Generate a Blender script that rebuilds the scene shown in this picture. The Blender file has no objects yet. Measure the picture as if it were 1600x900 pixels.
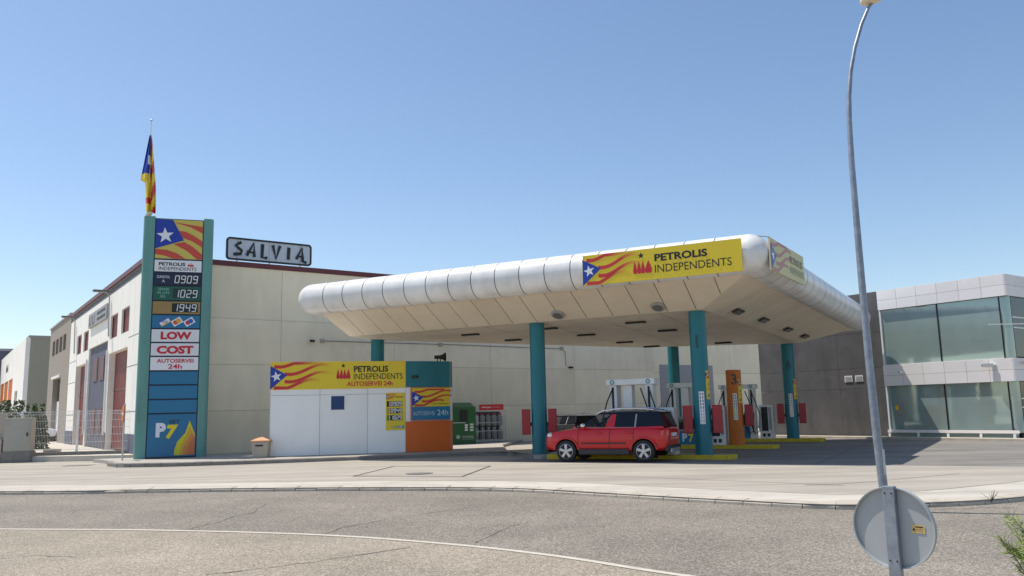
import bpy, math, random
from mathutils import Vector, Matrix
random.seed(7)
S = bpy.context.scene
COL = S.collection
# ---------------------------------------------------------------- camera
FPX, PITCH, ROLL, AZ, CAMH = 1270.6, .14936, .02268, .61607, 1.65
cd = bpy.data.cameras.new('camera'); cam = bpy.data.objects.new('camera', cd); COL.objects.link(cam)
cd.sensor_fit = 'HORIZONTAL'; cd.sensor_width = 36; cd.lens = FPX / 1600 * 36; cd.clip_start = .1; cd.clip_end = 3000
_c, _s, _cr, _sr = math.cos(PITCH), math.sin(PITCH), math.cos(ROLL), math.sin(ROLL)
fw = Vector((0, _c, _s)); r0 = Vector((1, 0, 0)); u0 = Vector((0, -_s, _c))
rt = r0 * _cr - u0 * _sr; up = u0 * _cr + r0 * _sr
M3 = Matrix((rt, up, -fw)).transposed(); cam.matrix_world = Matrix.Translation((0, 0, CAMH)) @ M3.to_4x4()
S.camera = cam
# ---------------------------------------------------------------- world, sun, exposure
SUN_EL = math.radians(65.5); SH = Vector((-.942, .335, 0)).normalized()
SV = Vector((SH.x * math.cos(SUN_EL), SH.y * math.cos(SUN_EL), math.sin(SUN_EL)))
W = bpy.data.worlds.new('World'); S.world = W; W.use_nodes = True
wn = W.node_tree; bg = wn.nodes['Background']
sky = wn.nodes.new('ShaderNodeTexSky'); sky.sky_type = 'NISHITA'; sky.sun_disc = False
sky.sun_elevation = SUN_EL; sky.sun_rotation = math.atan2(SH.x, SH.y); sky.air_density = 1.0; sky.dust_density = .8; sky.ozone_density = .6; sky.altitude = 200
hs = wn.nodes.new('ShaderNodeHueSaturation'); hs.inputs['Saturation'].default_value = 1.07; wn.links.new(sky.outputs[0], hs.inputs['Color']); wn.links.new(hs.outputs[0], bg.inputs[0]); bg.inputs[1].default_value = .125
sl = bpy.data.lights.new('sun', 'SUN'); sl.energy = 3.9; sl.angle = math.radians(.53); sl.color = (1, .94, .84)
so = bpy.data.objects.new('sun', sl); COL.objects.link(so); so.rotation_euler = SV.to_track_quat('Z', 'Y').to_euler(); so.location = (-30, 20, 50)
vs = S.view_settings; vs.view_transform = 'Standard'; vs.look = 'None'; vs.gamma = 1; vs.exposure = 0.34
# ---------------------------------------------------------------- pixels of the photograph (1600x900) -> rays
def ray(px, py):
    a, b = px - 800, py - 450
    u = a * _cr - b * _sr; v = a * _sr + b * _cr
    X, Y = u / FPX, -v / FPX
    return Vector((X, _c - Y * _s, _s + Y * _c))
def G(px, py, z=0.):
    r = ray(px, py); t = (z - CAMH) / r.z; return Vector((r.x * t, r.y * t, z))
def onplane(px, py, p0, ang):           # point of a vertical plane through p0 whose horizontal direction has angle ang
    n = Vector((-math.sin(ang), math.cos(ang), 0)); r = ray(px, py)
    t = (n.x * p0[0] + n.y * p0[1]) / (n.x * r.x + n.y * r.y); return r * t + Vector((0, 0, CAMH))
DR = Vector((math.cos(AZ), math.sin(AZ), 0)); DL = Vector((-math.sin(AZ), math.cos(AZ), 0))
# ---------------------------------------------------------------- materials
MATS = {}
def mat(name, col, rough=.6, metal=0., var=.08, scale=3., bump=0., bscale=40., spec=.5, coat=0., streak=0., alpha=1., dark=None, dscale=1., damt=0., tracks=None):
    if name in MATS: return MATS[name]
    m = bpy.data.materials.new(name); m.use_nodes = True; nt = m.node_tree; b = nt.nodes['Principled BSDF']; L = nt.links
    N = nt.nodes.new
    tc = N('ShaderNodeTexCoord')
    b.inputs['Roughness'].default_value = rough; b.inputs['Metallic'].default_value = metal
    b.inputs['Specular IOR Level'].default_value = spec; b.inputs['Coat Weight'].default_value = coat; b.inputs['Alpha'].default_value = alpha
    n1 = N('ShaderNodeTexNoise'); n1.inputs['Scale'].default_value = scale; n1.inputs['Detail'].default_value = 8; n1.inputs['Roughness'].default_value = .65
    L.new(tc.outputs['Object'], n1.inputs['Vector'])
    rp = N('ShaderNodeMapRange'); rp.inputs[1].default_value = .25; rp.inputs[2].default_value = .75; rp.inputs[3].default_value = 1 - var; rp.inputs[4].default_value = 1 + var
    L.new(n1.outputs[0], rp.inputs[0])
    oi = N('ShaderNodeObjectInfo'); ro_ = N('ShaderNodeMapRange'); ro_.inputs[3].default_value = .955; ro_.inputs[4].default_value = 1.045; L.new(oi.outputs['Random'], ro_.inputs[0]); mm = N('ShaderNodeMath'); mm.operation = 'MULTIPLY'; L.new(rp.outputs[0], mm.inputs[0]); L.new(ro_.outputs[0], mm.inputs[1])
    mx = N('ShaderNodeMix'); mx.data_type = 'RGBA'; mx.blend_type = 'MULTIPLY'; mx.inputs[0].default_value = 1
    mx.inputs[6].default_value = (*col, 1); L.new(mm.outputs[0], mx.inputs[7]); out = mx.outputs[2]
    if streak:      # rain streaks and grime: stretched noise
        mp = N('ShaderNodeMapping'); mp.inputs['Scale'].default_value = (.9, .9, .22); L.new(tc.outputs['Object'], mp.inputs[0])
        n2 = N('ShaderNodeTexNoise'); n2.inputs['Scale'].default_value = 2.; n2.inputs['Detail'].default_value = 6; L.new(mp.outputs[0], n2.inputs['Vector'])
        r2 = N('ShaderNodeMapRange'); r2.inputs[1].default_value = .45; r2.inputs[2].default_value = .75; r2.inputs[3].default_value = 1; r2.inputs[4].default_value = 1 - streak
        L.new(n2.outputs[0], r2.inputs[0]); m2 = N('ShaderNodeMix'); m2.data_type = 'RGBA'; m2.blend_type = 'MULTIPLY'; m2.inputs[0].default_value = 1
        L.new(out, m2.inputs[6]); L.new(r2.outputs[0], m2.inputs[7]); out = m2.outputs[2]
    if tracks:      # worn wheel paths and drips along a direction
        mp = N('ShaderNodeMapping'); mp.inputs['Rotation'].default_value = (0, 0, -tracks[0]); mp.inputs['Scale'].default_value = (.09, 1.3, 1); L.new(tc.outputs['Object'], mp.inputs[0])
        n2 = N('ShaderNodeTexNoise'); n2.inputs['Scale'].default_value = 1.; n2.inputs['Detail'].default_value = 7; n2.inputs['Roughness'].default_value = .62; L.new(mp.outputs[0], n2.inputs['Vector'])
        r2 = N('ShaderNodeMapRange'); r2.inputs[1].default_value = .42; r2.inputs[2].default_value = .68; r2.inputs[3].default_value = 1 + tracks[1] * .35; r2.inputs[4].default_value = 1 - tracks[1]
        L.new(n2.outputs[0], r2.inputs[0]); m2 = N('ShaderNodeMix'); m2.data_type = 'RGBA'; m2.blend_type = 'MULTIPLY'; m2.inputs[0].default_value = 1
        L.new(out, m2.inputs[6]); L.new(r2.outputs[0], m2.inputs[7]); out = m2.outputs[2]
    if dark:        # blotches of another colour
        n3 = N('ShaderNodeTexNoise'); n3.inputs['Scale'].default_value = dscale; n3.inputs['Detail'].default_value = 5; n3.inputs['Roughness'].default_value = .6; L.new(tc.outputs['Object'], n3.inputs['Vector'])
        r3 = N('ShaderNodeMapRange'); r3.inputs[1].default_value = .48; r3.inputs[2].default_value = .68; r3.inputs[3].default_value = 0; r3.inputs[4].default_value = damt
        L.new(n3.outputs[0], r3.inputs[0]); m3 = N('ShaderNodeMix'); m3.data_type = 'RGBA'; L.new(r3.outputs[0], m3.inputs[0]); L.new(out, m3.inputs[6]); m3.inputs[7].default_value = (*dark, 1); out = m3.outputs[2]
    L.new(out, b.inputs['Base Color'])
    if bump:
        n4 = N('ShaderNodeTexNoise'); n4.inputs['Scale'].default_value = bscale; n4.inputs['Detail'].default_value = 4; L.new(tc.outputs['Object'], n4.inputs['Vector'])
        bp = N('ShaderNodeBump'); bp.inputs['Strength'].default_value = bump; bp.inputs['Distance'].default_value = .02; L.new(n4.outputs[0], bp.inputs['Height']); L.new(bp.outputs[0], b.inputs['Normal'])
    MATS[name] = m; return m
def speckle(name, c0, c1, c2, sc, patch=None, pamt=.3, bump=.5):   # coarse chipping asphalt
    m = bpy.data.materials.new(name); m.use_nodes = True; nt = m.node_tree; b = nt.nodes['Principled BSDF']; L = nt.links; N = nt.nodes.new
    tc = N('ShaderNodeTexCoord'); vo = N('ShaderNodeTexVoronoi'); vo.inputs['Scale'].default_value = sc; L.new(tc.outputs['Object'], vo.inputs['Vector'])
    sp = N('ShaderNodeSeparateColor'); L.new(vo.outputs['Color'], sp.inputs[0])
    cr = N('ShaderNodeValToRGB'); e = cr.color_ramp.elements; e[0].position = .15; e[0].color = (*c0, 1); e[1].position = .97; e[1].color = (*c2, 1); k = e.new(.6); k.color = (*c1, 1)
    L.new(sp.outputs[0], cr.inputs[0]); out = cr.outputs[0]
    n = N('ShaderNodeTexNoise'); n.inputs['Scale'].default_value = .35; n.inputs['Detail'].default_value = 7; n.inputs['Roughness'].default_value = .6; L.new(tc.outputs['Object'], n.inputs['Vector'])
    r = N('ShaderNodeMapRange'); r.inputs[1].default_value = .3; r.inputs[2].default_value = .7; r.inputs[3].default_value = 1 - pamt; r.inputs[4].default_value = 1 + pamt; L.new(n.outputs[0], r.inputs[0])
    x = N('ShaderNodeMix'); x.data_type = 'RGBA'; x.blend_type = 'MULTIPLY'; x.inputs[0].default_value = 1; L.new(out, x.inputs[6]); L.new(r.outputs[0], x.inputs[7]); L.new(x.outputs[2], b.inputs['Base Color'])
    b.inputs['Roughness'].default_value = .9; b.inputs['Specular IOR Level'].default_value = .25
    bp = N('ShaderNodeBump'); bp.inputs['Strength'].default_value = bump; bp.inputs['Distance'].default_value = .01; L.new(vo.outputs['Distance'], bp.inputs['Height']); L.new(bp.outputs[0], b.inputs['Normal'])
    MATS[name] = m; return m
def printmat():
    m = bpy.data.materials.new('print'); m.use_nodes = True; nt = m.node_tree; b = nt.nodes['Principled BSDF']
    a = nt.nodes.new('ShaderNodeVertexColor'); a.layer_name = 'Col'; nt.links.new(a.outputs[0], b.inputs['Base Color']); b.inputs['Roughness'].default_value = .45
    MATS['print'] = m; return m
printmat()
mat('cream', (.92, .81, .60), .85, var=.05, scale=.9, streak=.08, bump=.15, bscale=60, dark=(.68, .58, .42), dscale=.5, damt=.25)
mat('cream_lit', (.90, .87, .80), .85, var=.05, scale=1.2, streak=.10, bump=.15, bscale=60)
mat('joint', (.16, .145, .12), .9)
mat('maroon', (.13, .022, .025), .45, var=.1); mat('maroon_door', (.22, .045, .04), .5, var=.12, streak=.15)
mat('slate_blue', (.115, .12, .165), .8, var=.1, streak=.15); mat('mid_grey', (.33, .33, .34), .7, var=.06)
mat('brown_render', (.30, .26, .22), .9, var=.1, bump=.2); mat('olive_render', (.35, .33, .26), .9, var=.06)
mat('dark_grey_wall', (.095, .092, .094), .75, var=.14, scale=1.6, streak=.22, bump=.15, bscale=30, dark=(.14, .13, .128), dscale=.8, damt=.35)
mat('clad_white', (.80, .76, .745), .5, var=.03); mat('white_metal', (.80, .80, .79), .28, var=.03, spec=.5, bump=.16, bscale=1.8, streak=.17, dark=(.55, .52, .46), dscale=1.4, damt=.34)
mat('soffit', (.74, .645, .51), .5, var=.04, dark=(.55, .46, .35), dscale=.7, damt=.25); mat('soffit_gap', (.10, .09, .075), .8)
mat('teal', (.008, .17, .215), .42, var=.06, streak=.12); mat('totem_green', (.13, .315, .28), .45, var=.06, streak=.15)
mat('panel_blue', (.008, .165, .33), .3, var=.03); mat('navy', (.006, .012, .05), .35); mat('panel_white', (.78, .78, .80), .35, var=.02)
mat('led_green', (.008, .10, .06), .35); mat('gold', (.33, .22, .07), .4); mat('yellow', (.76, .57, .025), .42, var=.03)
mat('orange', (.72, .135, .01), .45, var=.05); mat('orange_col', (.60, .15, .012), .5, var=.1, streak=.1); mat('kiosk_white', (.86, .86, .85), .35, var=.02, streak=.04)
mat('red_box', (.38, .012, .025), .35, var=.05); mat('red', (.60, .02, .03), .4); mat('black', (.012, .012, .013), .5); mat('rubber', (.018, .018, .018), .75, var=.15)
mat('steel', (.50, .52, .54), .42, .7, var=.12, scale=8); mat('galv', (.28, .31, .36), .48, .55, var=.32, scale=7); mat('sign_back', (.40, .42, .43), .5, .15, var=.05)
mat('green_bin', (.012, .11, .028), .45, var=.1); mat('beige_stone', (.46, .40, .33), .85, var=.1, bump=.2); mat('terracotta', (.70, .36, .20), .8, var=.1)
mat('yellow_kerb', (.62, .47, .02), .7, var=.16, scale=6, dark=(.2, .17, .08), dscale=3, damt=.4); mat('kerb', (.47, .42, .35), .9, var=.14, scale=4, bump=.3, dark=(.26, .23, .19), dscale=2.5, damt=.4)
mat('sidewalk', (.37, .34, .30), .9, var=.12, scale=2, bump=.25, bscale=25); mat('dark_kerb', (.23, .21, .19), .9, var=.2, scale=4, bump=.3)
mat('apron', (.365, .33, .28), .88, var=.10, scale=.7, bump=.15, bscale=50, dark=(.29, .265, .235), dscale=.22, damt=.55, tracks=(-.35, .26)); mat('gutter', (.48, .445, .385), .88, var=.10, scale=1.5, bump=.15, dark=(.36, .33, .28), dscale=.9, damt=.6, tracks=(-.15, .25))
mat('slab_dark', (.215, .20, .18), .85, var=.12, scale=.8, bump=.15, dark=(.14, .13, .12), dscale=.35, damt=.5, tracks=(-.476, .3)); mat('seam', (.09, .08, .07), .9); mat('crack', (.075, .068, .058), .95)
mat('yard', (.52, .48, .41), .9, var=.1); mat('ground', (.30, .26, .19), .95, var=.2, scale=.1); mat('edging', (.50, .46, .39), .85, var=.15, scale=6)
speckle('asphalt', (.15, .132, .110), (.222, .198, .166), (.37, .33, .28), 60, pamt=.2); speckle('verge', (.20, .17, .13), (.31, .27, .212), (.45, .40, .325), 65, pamt=.2)
mat('glass_teal', (.33, .43, .41), .04, .3, var=.06, scale=.6, spec=.9, coat=.4, bump=.05, bscale=.8, streak=.06); mat('glass_dark', (.02, .03, .035), .05, spec=.7); mat('glass_blue', (.015, .05, .17), .15, spec=.3)
mat('leaf', (.055, .085, .022), .65, var=.35, scale=2.5); mat('leaf_weed', (.21, .27, .06), .6, var=.3, scale=9); mat('stem', (.14, .15, .05), .8); mat('twig', (.10, .07, .045), .9)
mat('car_red', (.56, .006, .012), .3, var=.02, coat=.55, spec=.35); mat('car_dark', (.03, .032, .036), .3, coat=1.); mat('car_white', (.75, .75, .75), .3, coat=1.)
mat('clad_black', (.028, .028, .03), .6, var=.1); mat('tint', (.006, .008, .014), .05, spec=.35); mat('tint_clear', (.02, .025, .028), .03, spec=.4, alpha=.42)
mat('chrome', (.75, .75, .76), .18, .95); mat('alloy', (.52, .53, .55), .35, .75); mat('lamp_clear', (.7, .72, .75), .1, .4); mat('tail_red', (.62, .03, .03), .15, coat=1.); mat('seat', (.05, .05, .055), .8)
mat('cab_grey', (.40, .375, .32), .7, var=.08, streak=.12); mat('lens', (.16, .15, .13), .3); mat('lamp_cream', (.72, .62, .45), .45); mat('mesh_panel', (.45, .46, .48), .6, var=.25, scale=60)
# ---------------------------------------------------------------- object helpers
def put(o, parent=None, label=None, cat=None, group=None, kind=None):
    COL.objects.link(o)
    if parent: o.parent = parent
    if label: o['label'] = label
    if cat: o['category'] = cat
    if group: o['group'] = group
    if kind: o['kind'] = kind
    return o
def thing(name, loc, rz, label, cat, group=None):
    o = bpy.data.objects.new(name, None); o.empty_display_size = .2; o.location = loc; o.rotation_euler = (0, 0, rz)
    return put(o, None, label, cat, group)
class MB:
    def __init__(s): s.v = []; s.f = []; s.m = []
    def add(s, vs, fs, m=0):
        o = len(s.v); s.v += [tuple(p) for p in vs]; s.f += [tuple(i + o for i in q) for q in fs]; s.m += [m] * len(fs); return s
    def box(s, x0, x1, y0, y1, z0, z1, m=0):
        return s.add([(x0, y0, z0), (x1, y0, z0), (x1, y1, z0), (x0, y1, z0), (x0, y0, z1), (x1, y0, z1), (x1, y1, z1), (x0, y1, z1)],
                     [(0, 3, 2, 1), (4, 5, 6, 7), (0, 1, 5, 4), (1, 2, 6, 5), (2, 3, 7, 6), (3, 0, 4, 7)], m)
    def hexa(s, b, t, m=0):      # bottom ring and top ring, any matching counts
        n = len(b); return s.add(list(b) + list(t), [tuple(range(n))[::-1], tuple(range(n, 2 * n))] + [(i, (i + 1) % n, n + (i + 1) % n, n + i) for i in range(n)], m)
    def prism(s, pts, z0, z1, m=0): return s.hexa([(p[0], p[1], z0) for p in pts], [(p[0], p[1], z1) for p in pts], m)
    def face(s, pts, m=0): return s.add(pts, [tuple(range(len(pts)))], m)
    def tube(s, path, rad, n=10, m=0, cap=True):
        path = [Vector(p) for p in path]; rad = rad if isinstance(rad, (list, tuple)) else [rad] * len(path); vs = []; fs = []
        a = None
        for i, p in enumerate(path):
            d = (path[min(i + 1, len(path) - 1)] - path[max(i - 1, 0)]).normalized()
            if a is None: a = d.orthogonal().normalized()
            else: a = (a - d * a.dot(d)).normalized()
            b = d.cross(a)
            for k in range(n):
                t = 2 * math.pi * k / n; vs.append(p + (a * math.cos(t) + b * math.sin(t)) * rad[i])
        for i in range(len(path) - 1):
            for k in range(n): fs.append((i * n + k, i * n + (k + 1) % n, (i + 1) * n + (k + 1) % n, (i + 1) * n + k))
        if cap: fs += [tuple(range(n))[::-1], tuple((len(path) - 1) * n + k for k in range(n))]
        return s.add(vs, fs, m)
    def sphere(s, c, r, n=16, k=8, m=0, sz=1.):
        vs = []; fs = []
        for i in range(k + 1):
            t = math.pi * i / k
            for j in range(n): vs.append((c[0] + r * math.sin(t) * math.cos(2 * math.pi * j / n), c[1] + r * math.sin(t) * math.sin(2 * math.pi * j / n), c[2] + r * sz * math.cos(t)))
        for i in range(k):
            for j in range(n): fs.append((i * n + j, (i + 1) * n + j, (i + 1) * n + (j + 1) % n, i * n + (j + 1) % n))
        return s.add(vs, fs, m)
    def build(s, name, mats, parent=None, smooth=False, bevel=0., **kw):
        me = bpy.data.meshes.new(name); me.from_pydata(s.v, [], s.f)
        for m in (mats if isinstance(mats, (list, tuple)) else [mats]): me.materials.append(MATS[m])
        me.polygons.foreach_set('material_index', s.m); me.update()
        if smooth: me.shade_smooth(); me.set_sharp_from_angle(angle=math.radians(38))
        o = bpy.data.objects.new(name, me)
        if bevel: b = o.modifiers.new('bevel', 'BEVEL'); b.width = bevel; b.segments = 2; b.limit_method = 'ANGLE'
        return put(o, parent, **kw)
def copy_tree(o, parent=None):
    c = o.copy(); COL.objects.link(c); c.parent = parent
    for ch in [k for k in bpy.data.objects if k.parent == o]: copy_tree(ch, c)
    return c
class PR:                                   # flat print: coloured polygons in x-z, stacked in 3 mm layers towards -y
    def __init__(s): s.v = []; s.f = []; s.c = []
    def poly(s, pts, col, layer=1, cols=None):
        o = len(s.v); s.v += [(p[0], -.003 * layer, p[1]) for p in pts]; s.f.append(tuple(range(o, o + len(pts)))); s.c.append(cols or [col] * len(pts)); return s
    def rect(s, x0, z0, x1, z1, col, layer=1): return s.poly([(x0, z0), (x1, z0), (x1, z1), (x0, z1)], col, layer)
    def strip(s, pts, w, col, layer=2, cols=None):  # polyline of half-width w (number or list)
        pts = [Vector((p[0], p[1])) for p in pts]; L = []; R = []
        for i, p in enumerate(pts):
            d = (pts[min(i + 1, len(pts) - 1)] - pts[max(0, i - 1)]).normalized(); n = Vector((-d.y, d.x)); ww = w[i] if isinstance(w, (list, tuple)) else w
            L.append(p + n * ww); R.append(p - n * ww)
        for i in range(len(pts) - 1): s.poly([R[i], R[i + 1], L[i + 1], L[i]], col, layer, [cols[i], cols[i + 1], cols[i + 1], cols[i]] if cols else None)
        return s
    def star(s, cx, cz, r, col, layer=3, rot=0., sx=1.):
        pts = []
        for k in range(10):
            a = math.pi / 2 + k * math.pi / 5 + rot; q = r if k % 2 == 0 else r * .40; pts.append((cx + q * math.cos(a) * sx, cz + q * math.sin(a)))
        for k in range(10): s.poly([(cx, cz), pts[k], pts[(k + 1) % 10]], col, layer)
        return s
    def text(s, body, x0, z0, w, h, col, layer=2, bold=0., shear=0.):
        cu = bpy.data.curves.new('t', 'FONT'); cu.body = body; cu.offset = bold; cu.shear = shear; cu.resolution_u = 3
        o = bpy.data.objects.new('t', cu); COL.objects.link(o); dg = bpy.context.evaluated_depsgraph_get(); me = bpy.data.meshes.new_from_object(o.evaluated_get(dg))
        vs = [v.co.copy() for v in me.vertices]; fs = [tuple(p.vertices) for p in me.polygons]
        bpy.data.objects.remove(o); bpy.data.curves.remove(cu); bpy.data.meshes.remove(me)
        if not vs: return s
        a, b = min(v.x for v in vs), max(v.x for v in vs); c, d = min(v.y for v in vs), max(v.y for v in vs); o = len(s.v)
        s.v += [(x0 + (v.x - a) / (b - a) * w, -.003 * layer, z0 + (v.y - c) / (d - c) * h) for v in vs]
        for f in fs: s.f.append(tuple(i + o for i in f)); s.c.append([col] * len(f))
        return s
    def digits(s, txt, x0, z0, w, h, col, layer=3, slant=.12, t=.10):
        seg = {'0': 'abcdef', '1': 'bc', '2': 'abged', '4': 'fgbc', '9': 'abcdfg', '5': 'afgcd', '3': 'abgcd', '8': 'abcdefg'}
        P = {'a': ((0, 1), (1, 1)), 'b': ((1, 1), (1, .5)), 'c': ((1, .5), (1, 0)), 'd': ((0, 0), (1, 0)), 'e': ((0, 0), (0, .5)), 'f': ((0, .5), (0, 1)), 'g': ((0, .5), (1, .5))}
        n = len(txt); cw = w / (n - .3)
        for i, ch in enumerate(txt):
            for k in seg[ch]:
                (a, b), (c, d) = P[k]; q = lambda x, z: (x0 + i * cw + x * cw * .62 + z * h * slant, z0 + z * h)
                s.strip([q(a, b), q(c, d)], t * h * .6, col, layer)
        return s
    def build(s, name, parent=None, loc=(0, 0, 0), rz=0., **kw):
        me = bpy.data.meshes.new(name); me.from_pydata(s.v, [], s.f); ca = me.color_attributes.new('Col', 'FLOAT_COLOR', 'CORNER')
        i = 0
        for f in s.c:
            for c in f: ca.data[i].color = (*c, 1); i += 1
        me.materials.append(MATS['print']); me.update(); o = bpy.data.objects.new(name, me); o.location = loc; o.rotation_euler = (0, 0, rz); return put(o, parent, **kw)
YEL = (.76, .57, .025); RED = (.60, .035, .035); BLU = (.012, .045, .36); WHT = (.8, .8, .82); BLK = (.012, .012, .014); CRIM = (.58, .015, .03)
def drop(p, x, z, w, h, col, layer=3):      # pointed flame / drop
    pts = [(x + w * .5, z + h), (x + w * .78, z + h * .62), (x + w, z + h * .25), (x + w * .93, z + h * .06), (x + w * .8, z), (x + w * .2, z), (x + w * .07, z + h * .06), (x, z + h * .25), (x + w * .22, z + h * .62)]
    p.poly(pts, col, layer)
def wavy_flag(p, x0, z0, w, h, tri, fade=True, yel=YEL, red=RED, blu=BLU):   # blue hoist with star, four red waves fading into the yellow
    N = 14
    for k in range(4):
        zb = z0 + h * (.02 + .27 * k); pts = []; cols = []; ws = []
        for i in range(N + 1):
            t = i / N; x = x0 + tri * (.45 if k in (0, 3) else .85) * (.5 + .5 * (1 if k in (1, 2) else 0)) + t * (w - tri * .6)
            z = zb + h * .30 * (.5 - .5 * math.cos(math.pi * min(1, t * 1.15))) - h * .04 * math.sin(2 * math.pi * t)
            th = h * .062 * (1 - .35 * t); z = min(max(z, z0 + th), z0 + h - th - .001)
            f = max(0, (t - .55) / .45) if fade else 0
            pts.append((x, z)); ws.append(th); cols.append(tuple(a * (1 - f) + b * f for a, b in zip(red, yel)))
        p.strip(pts, ws, red, 2, cols)
    p.poly([(x0, z0), (x0 + tri, z0 + h * .52), (x0, z0 + h * .86)], blu, 3); p.star(x0 + tri * .36, z0 + h * .47, h * .20, WHT, 4, .2)
def logo(p, x, z, h, fl=True):             # the four flames with a star, and the two-line name
    for i in range(4): drop(p, x + h * .27 * i, z, h * (.34 if i == 3 else .24), h * .66, CRIM, 3)
    p.star(x + h * .5, z + h * .85, h * .17, BLK, 3)
# ---------------------------------------------------------------- ground, road, kerb, apron
def sheet(name, pts, z, m, kind='structure', parent=None): return MB().face([(p[0], p[1], z) for p in pts]).build(name, m, parent, kind=kind if not parent else None)
def spline(pts, n=12):
    out = []; P = [Vector((p[0], p[1], 0)) for p in pts]; P = [P[0] * 2 - P[1]] + P + [P[-1] * 2 - P[-2]]
    for i in range(1, len(P) - 2):
        for k in range(n):
            t = k / n; a, b, c, d = P[i - 1:i + 3]
            out.append(.5 * ((2 * b) + (c - a) * t + (2 * a - 5 * b + 4 * c - d) * t * t + (3 * b - a - 3 * c + d) * t ** 3))
    return out + [P[-2]]
def resample(pl, step):
    out = [pl[0].copy()]; acc = 0
    for a, b in zip(pl, pl[1:]):
        L = (b - a).length; t = step - acc
        while t <= L: out.append(a.lerp(b, t / L)); t += step
        acc = (acc + L) % step if L else acc
        acc = L - (t - step)
    return out
RZ = -.08
sheet('ground', [(-900, -300), (900, -300), (900, 1500), (-900, 1500)], -.30, 'ground')
sheet('road', [(-90, -12), (90, -12), (90, 40), (-90, 40)], RZ, 'asphalt')
kp = [(-60, 28), (-30, 23.6)] + [tuple(G(x, y, RZ)[:2]) for x, y in [(0, 773), (200, 770.5), (400, 768), (600, 767), (800, 768.5), (1000, 780), (1150, 788.5), (1300, 796)]] + [(6.5, 13.75), (8.3, 14.15), (11.5, 15.8), (20, 20), (60, 32)]
KC = spline(kp)
ap = [(p.x, p.y) for p in KC]
apron = sheet('apron', ap + [(80, 40), (80, 140), (-90, 140), (-90, 40)], 0, 'apron')
kerb = bpy.data.objects.new('kerb', None); put(kerb, kind='structure')
ks = resample(KC, .52); vis = [i for i in range(len(ks) - 1) if -16 < ks[i].x < 9.5]
def offs(a, b, d): t = (b - a).normalized(); return Vector((-t.y, t.x, 0)) * d
for i in vis:
    a, b = ks[i], ks[i + 1]; n = offs(a, b, 1.); j = .007; t = (b - a).normalized(); a = a + t * j; b = b - t * j; dz = random.uniform(-.006, .006)
    prof = [(-.012, RZ - .05), (-.012, RZ + .045 + dz), (.03, .0 + dz), (.30, .012 + dz), (.30, RZ - .05)]
    MB().hexa([a + n * q + Vector((0, 0, z)) for q, z in prof], [b + n * q + Vector((0, 0, z)) for q, z in prof]).build('kerbstone', 'kerb', kerb)
# light concrete gutter band behind the kerb
def band(name, cur, d0, d1, z, m, kind='structure', parent=None):
    mb = MB(); L = []; R = []
    for i, p in enumerate(cur):
        t = (cur[min(i + 1, len(cur) - 1)] - cur[max(i - 1, 0)]).normalized(); n = Vector((-t.y, t.x, 0)); L.append(p + n * d0 + Vector((0, 0, z))); R.append(p + n * d1 + Vector((0, 0, z)))
    k = len(L); mb.add(L + R, [(i, i + 1, k + i + 1, k + i) for i in range(k - 1)]); return mb.build(name, m, parent, kind=kind if not parent else None)
KV = [p for p in resample(KC, .5) if -40 < p.x < 12]
band('gutter', KV, .31, 1.5, .004, 'gutter'); 
for d in (1.52, 3.4): band('joint', KV, d, d + .025, .006, 'seam', parent=apron)
# near side: verge behind a thin flush edging
lp = [(-40, 17.5), (-20, 15.6)] + [tuple(G(x, y, RZ)[:2]) for x, y in [(0, 830), (250, 832), (500, 839.5), (700, 854), (860, 872), (1000, 894)]] + [(2.1, 8.1), (3.0, 6.4), (3.6, 4.2), (3.9, 1.5), (3.9, -8)]
LC = spline(lp)
verge = sheet('verge', [(p.x, p.y) for p in LC] + [(-60, -8), (-60, 17.5)], RZ + .03, 'verge')
band('edging', LC, -.06, .045, RZ + .036, 'edging')
def crack(px, w, z, parent, m='crack'):
    pts = []
    for a, b in zip(px, px[1:]):
        n = 7
        for k in range(n): pts.append((a[0] + (b[0] - a[0]) * k / n + random.uniform(-2.5, 2.5), a[1] + (b[1] - a[1]) * k / n + random.uniform(-.7, .7)))
    pts = [G(x, y, z) for x, y in pts]; L = []; R = []
    for i, p in enumerate(pts):
        t = (pts[min(i + 1, len(pts) - 1)] - pts[max(i - 1, 0)]).normalized(); q = Vector((-t.y, t.x, 0)) * w * random.uniform(.3, 1.2); L.append(p + q); R.append(p - q)
    k = len(L); MB().add(L + R, [(i, i + 1, k + i + 1, k + i) for i in range(k - 1)]).build('crack', m, parent)
road = bpy.data.objects['road']
crack([(320, 898), (440, 884), (560, 868), (655, 852)], .011, RZ + .034, verge); crack([(0, 872), (60, 868), (130, 871)], .008, RZ + .034, verge)
crack([(290, 828), (340, 815), (395, 800), (420, 784)], .008, RZ + .004, road); crack([(480, 842), (530, 826), (600, 812), (680, 800), (760, 790)], .008, RZ + .004, road); crack([(740, 848), (800, 822), (830, 815)], .007, RZ + .004, road)
crack([(1452, 796), (1520, 794), (1598, 793)], .012, RZ + .004, road); crack([(700, 700), (702, 701)], .004, .004, apron)
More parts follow.
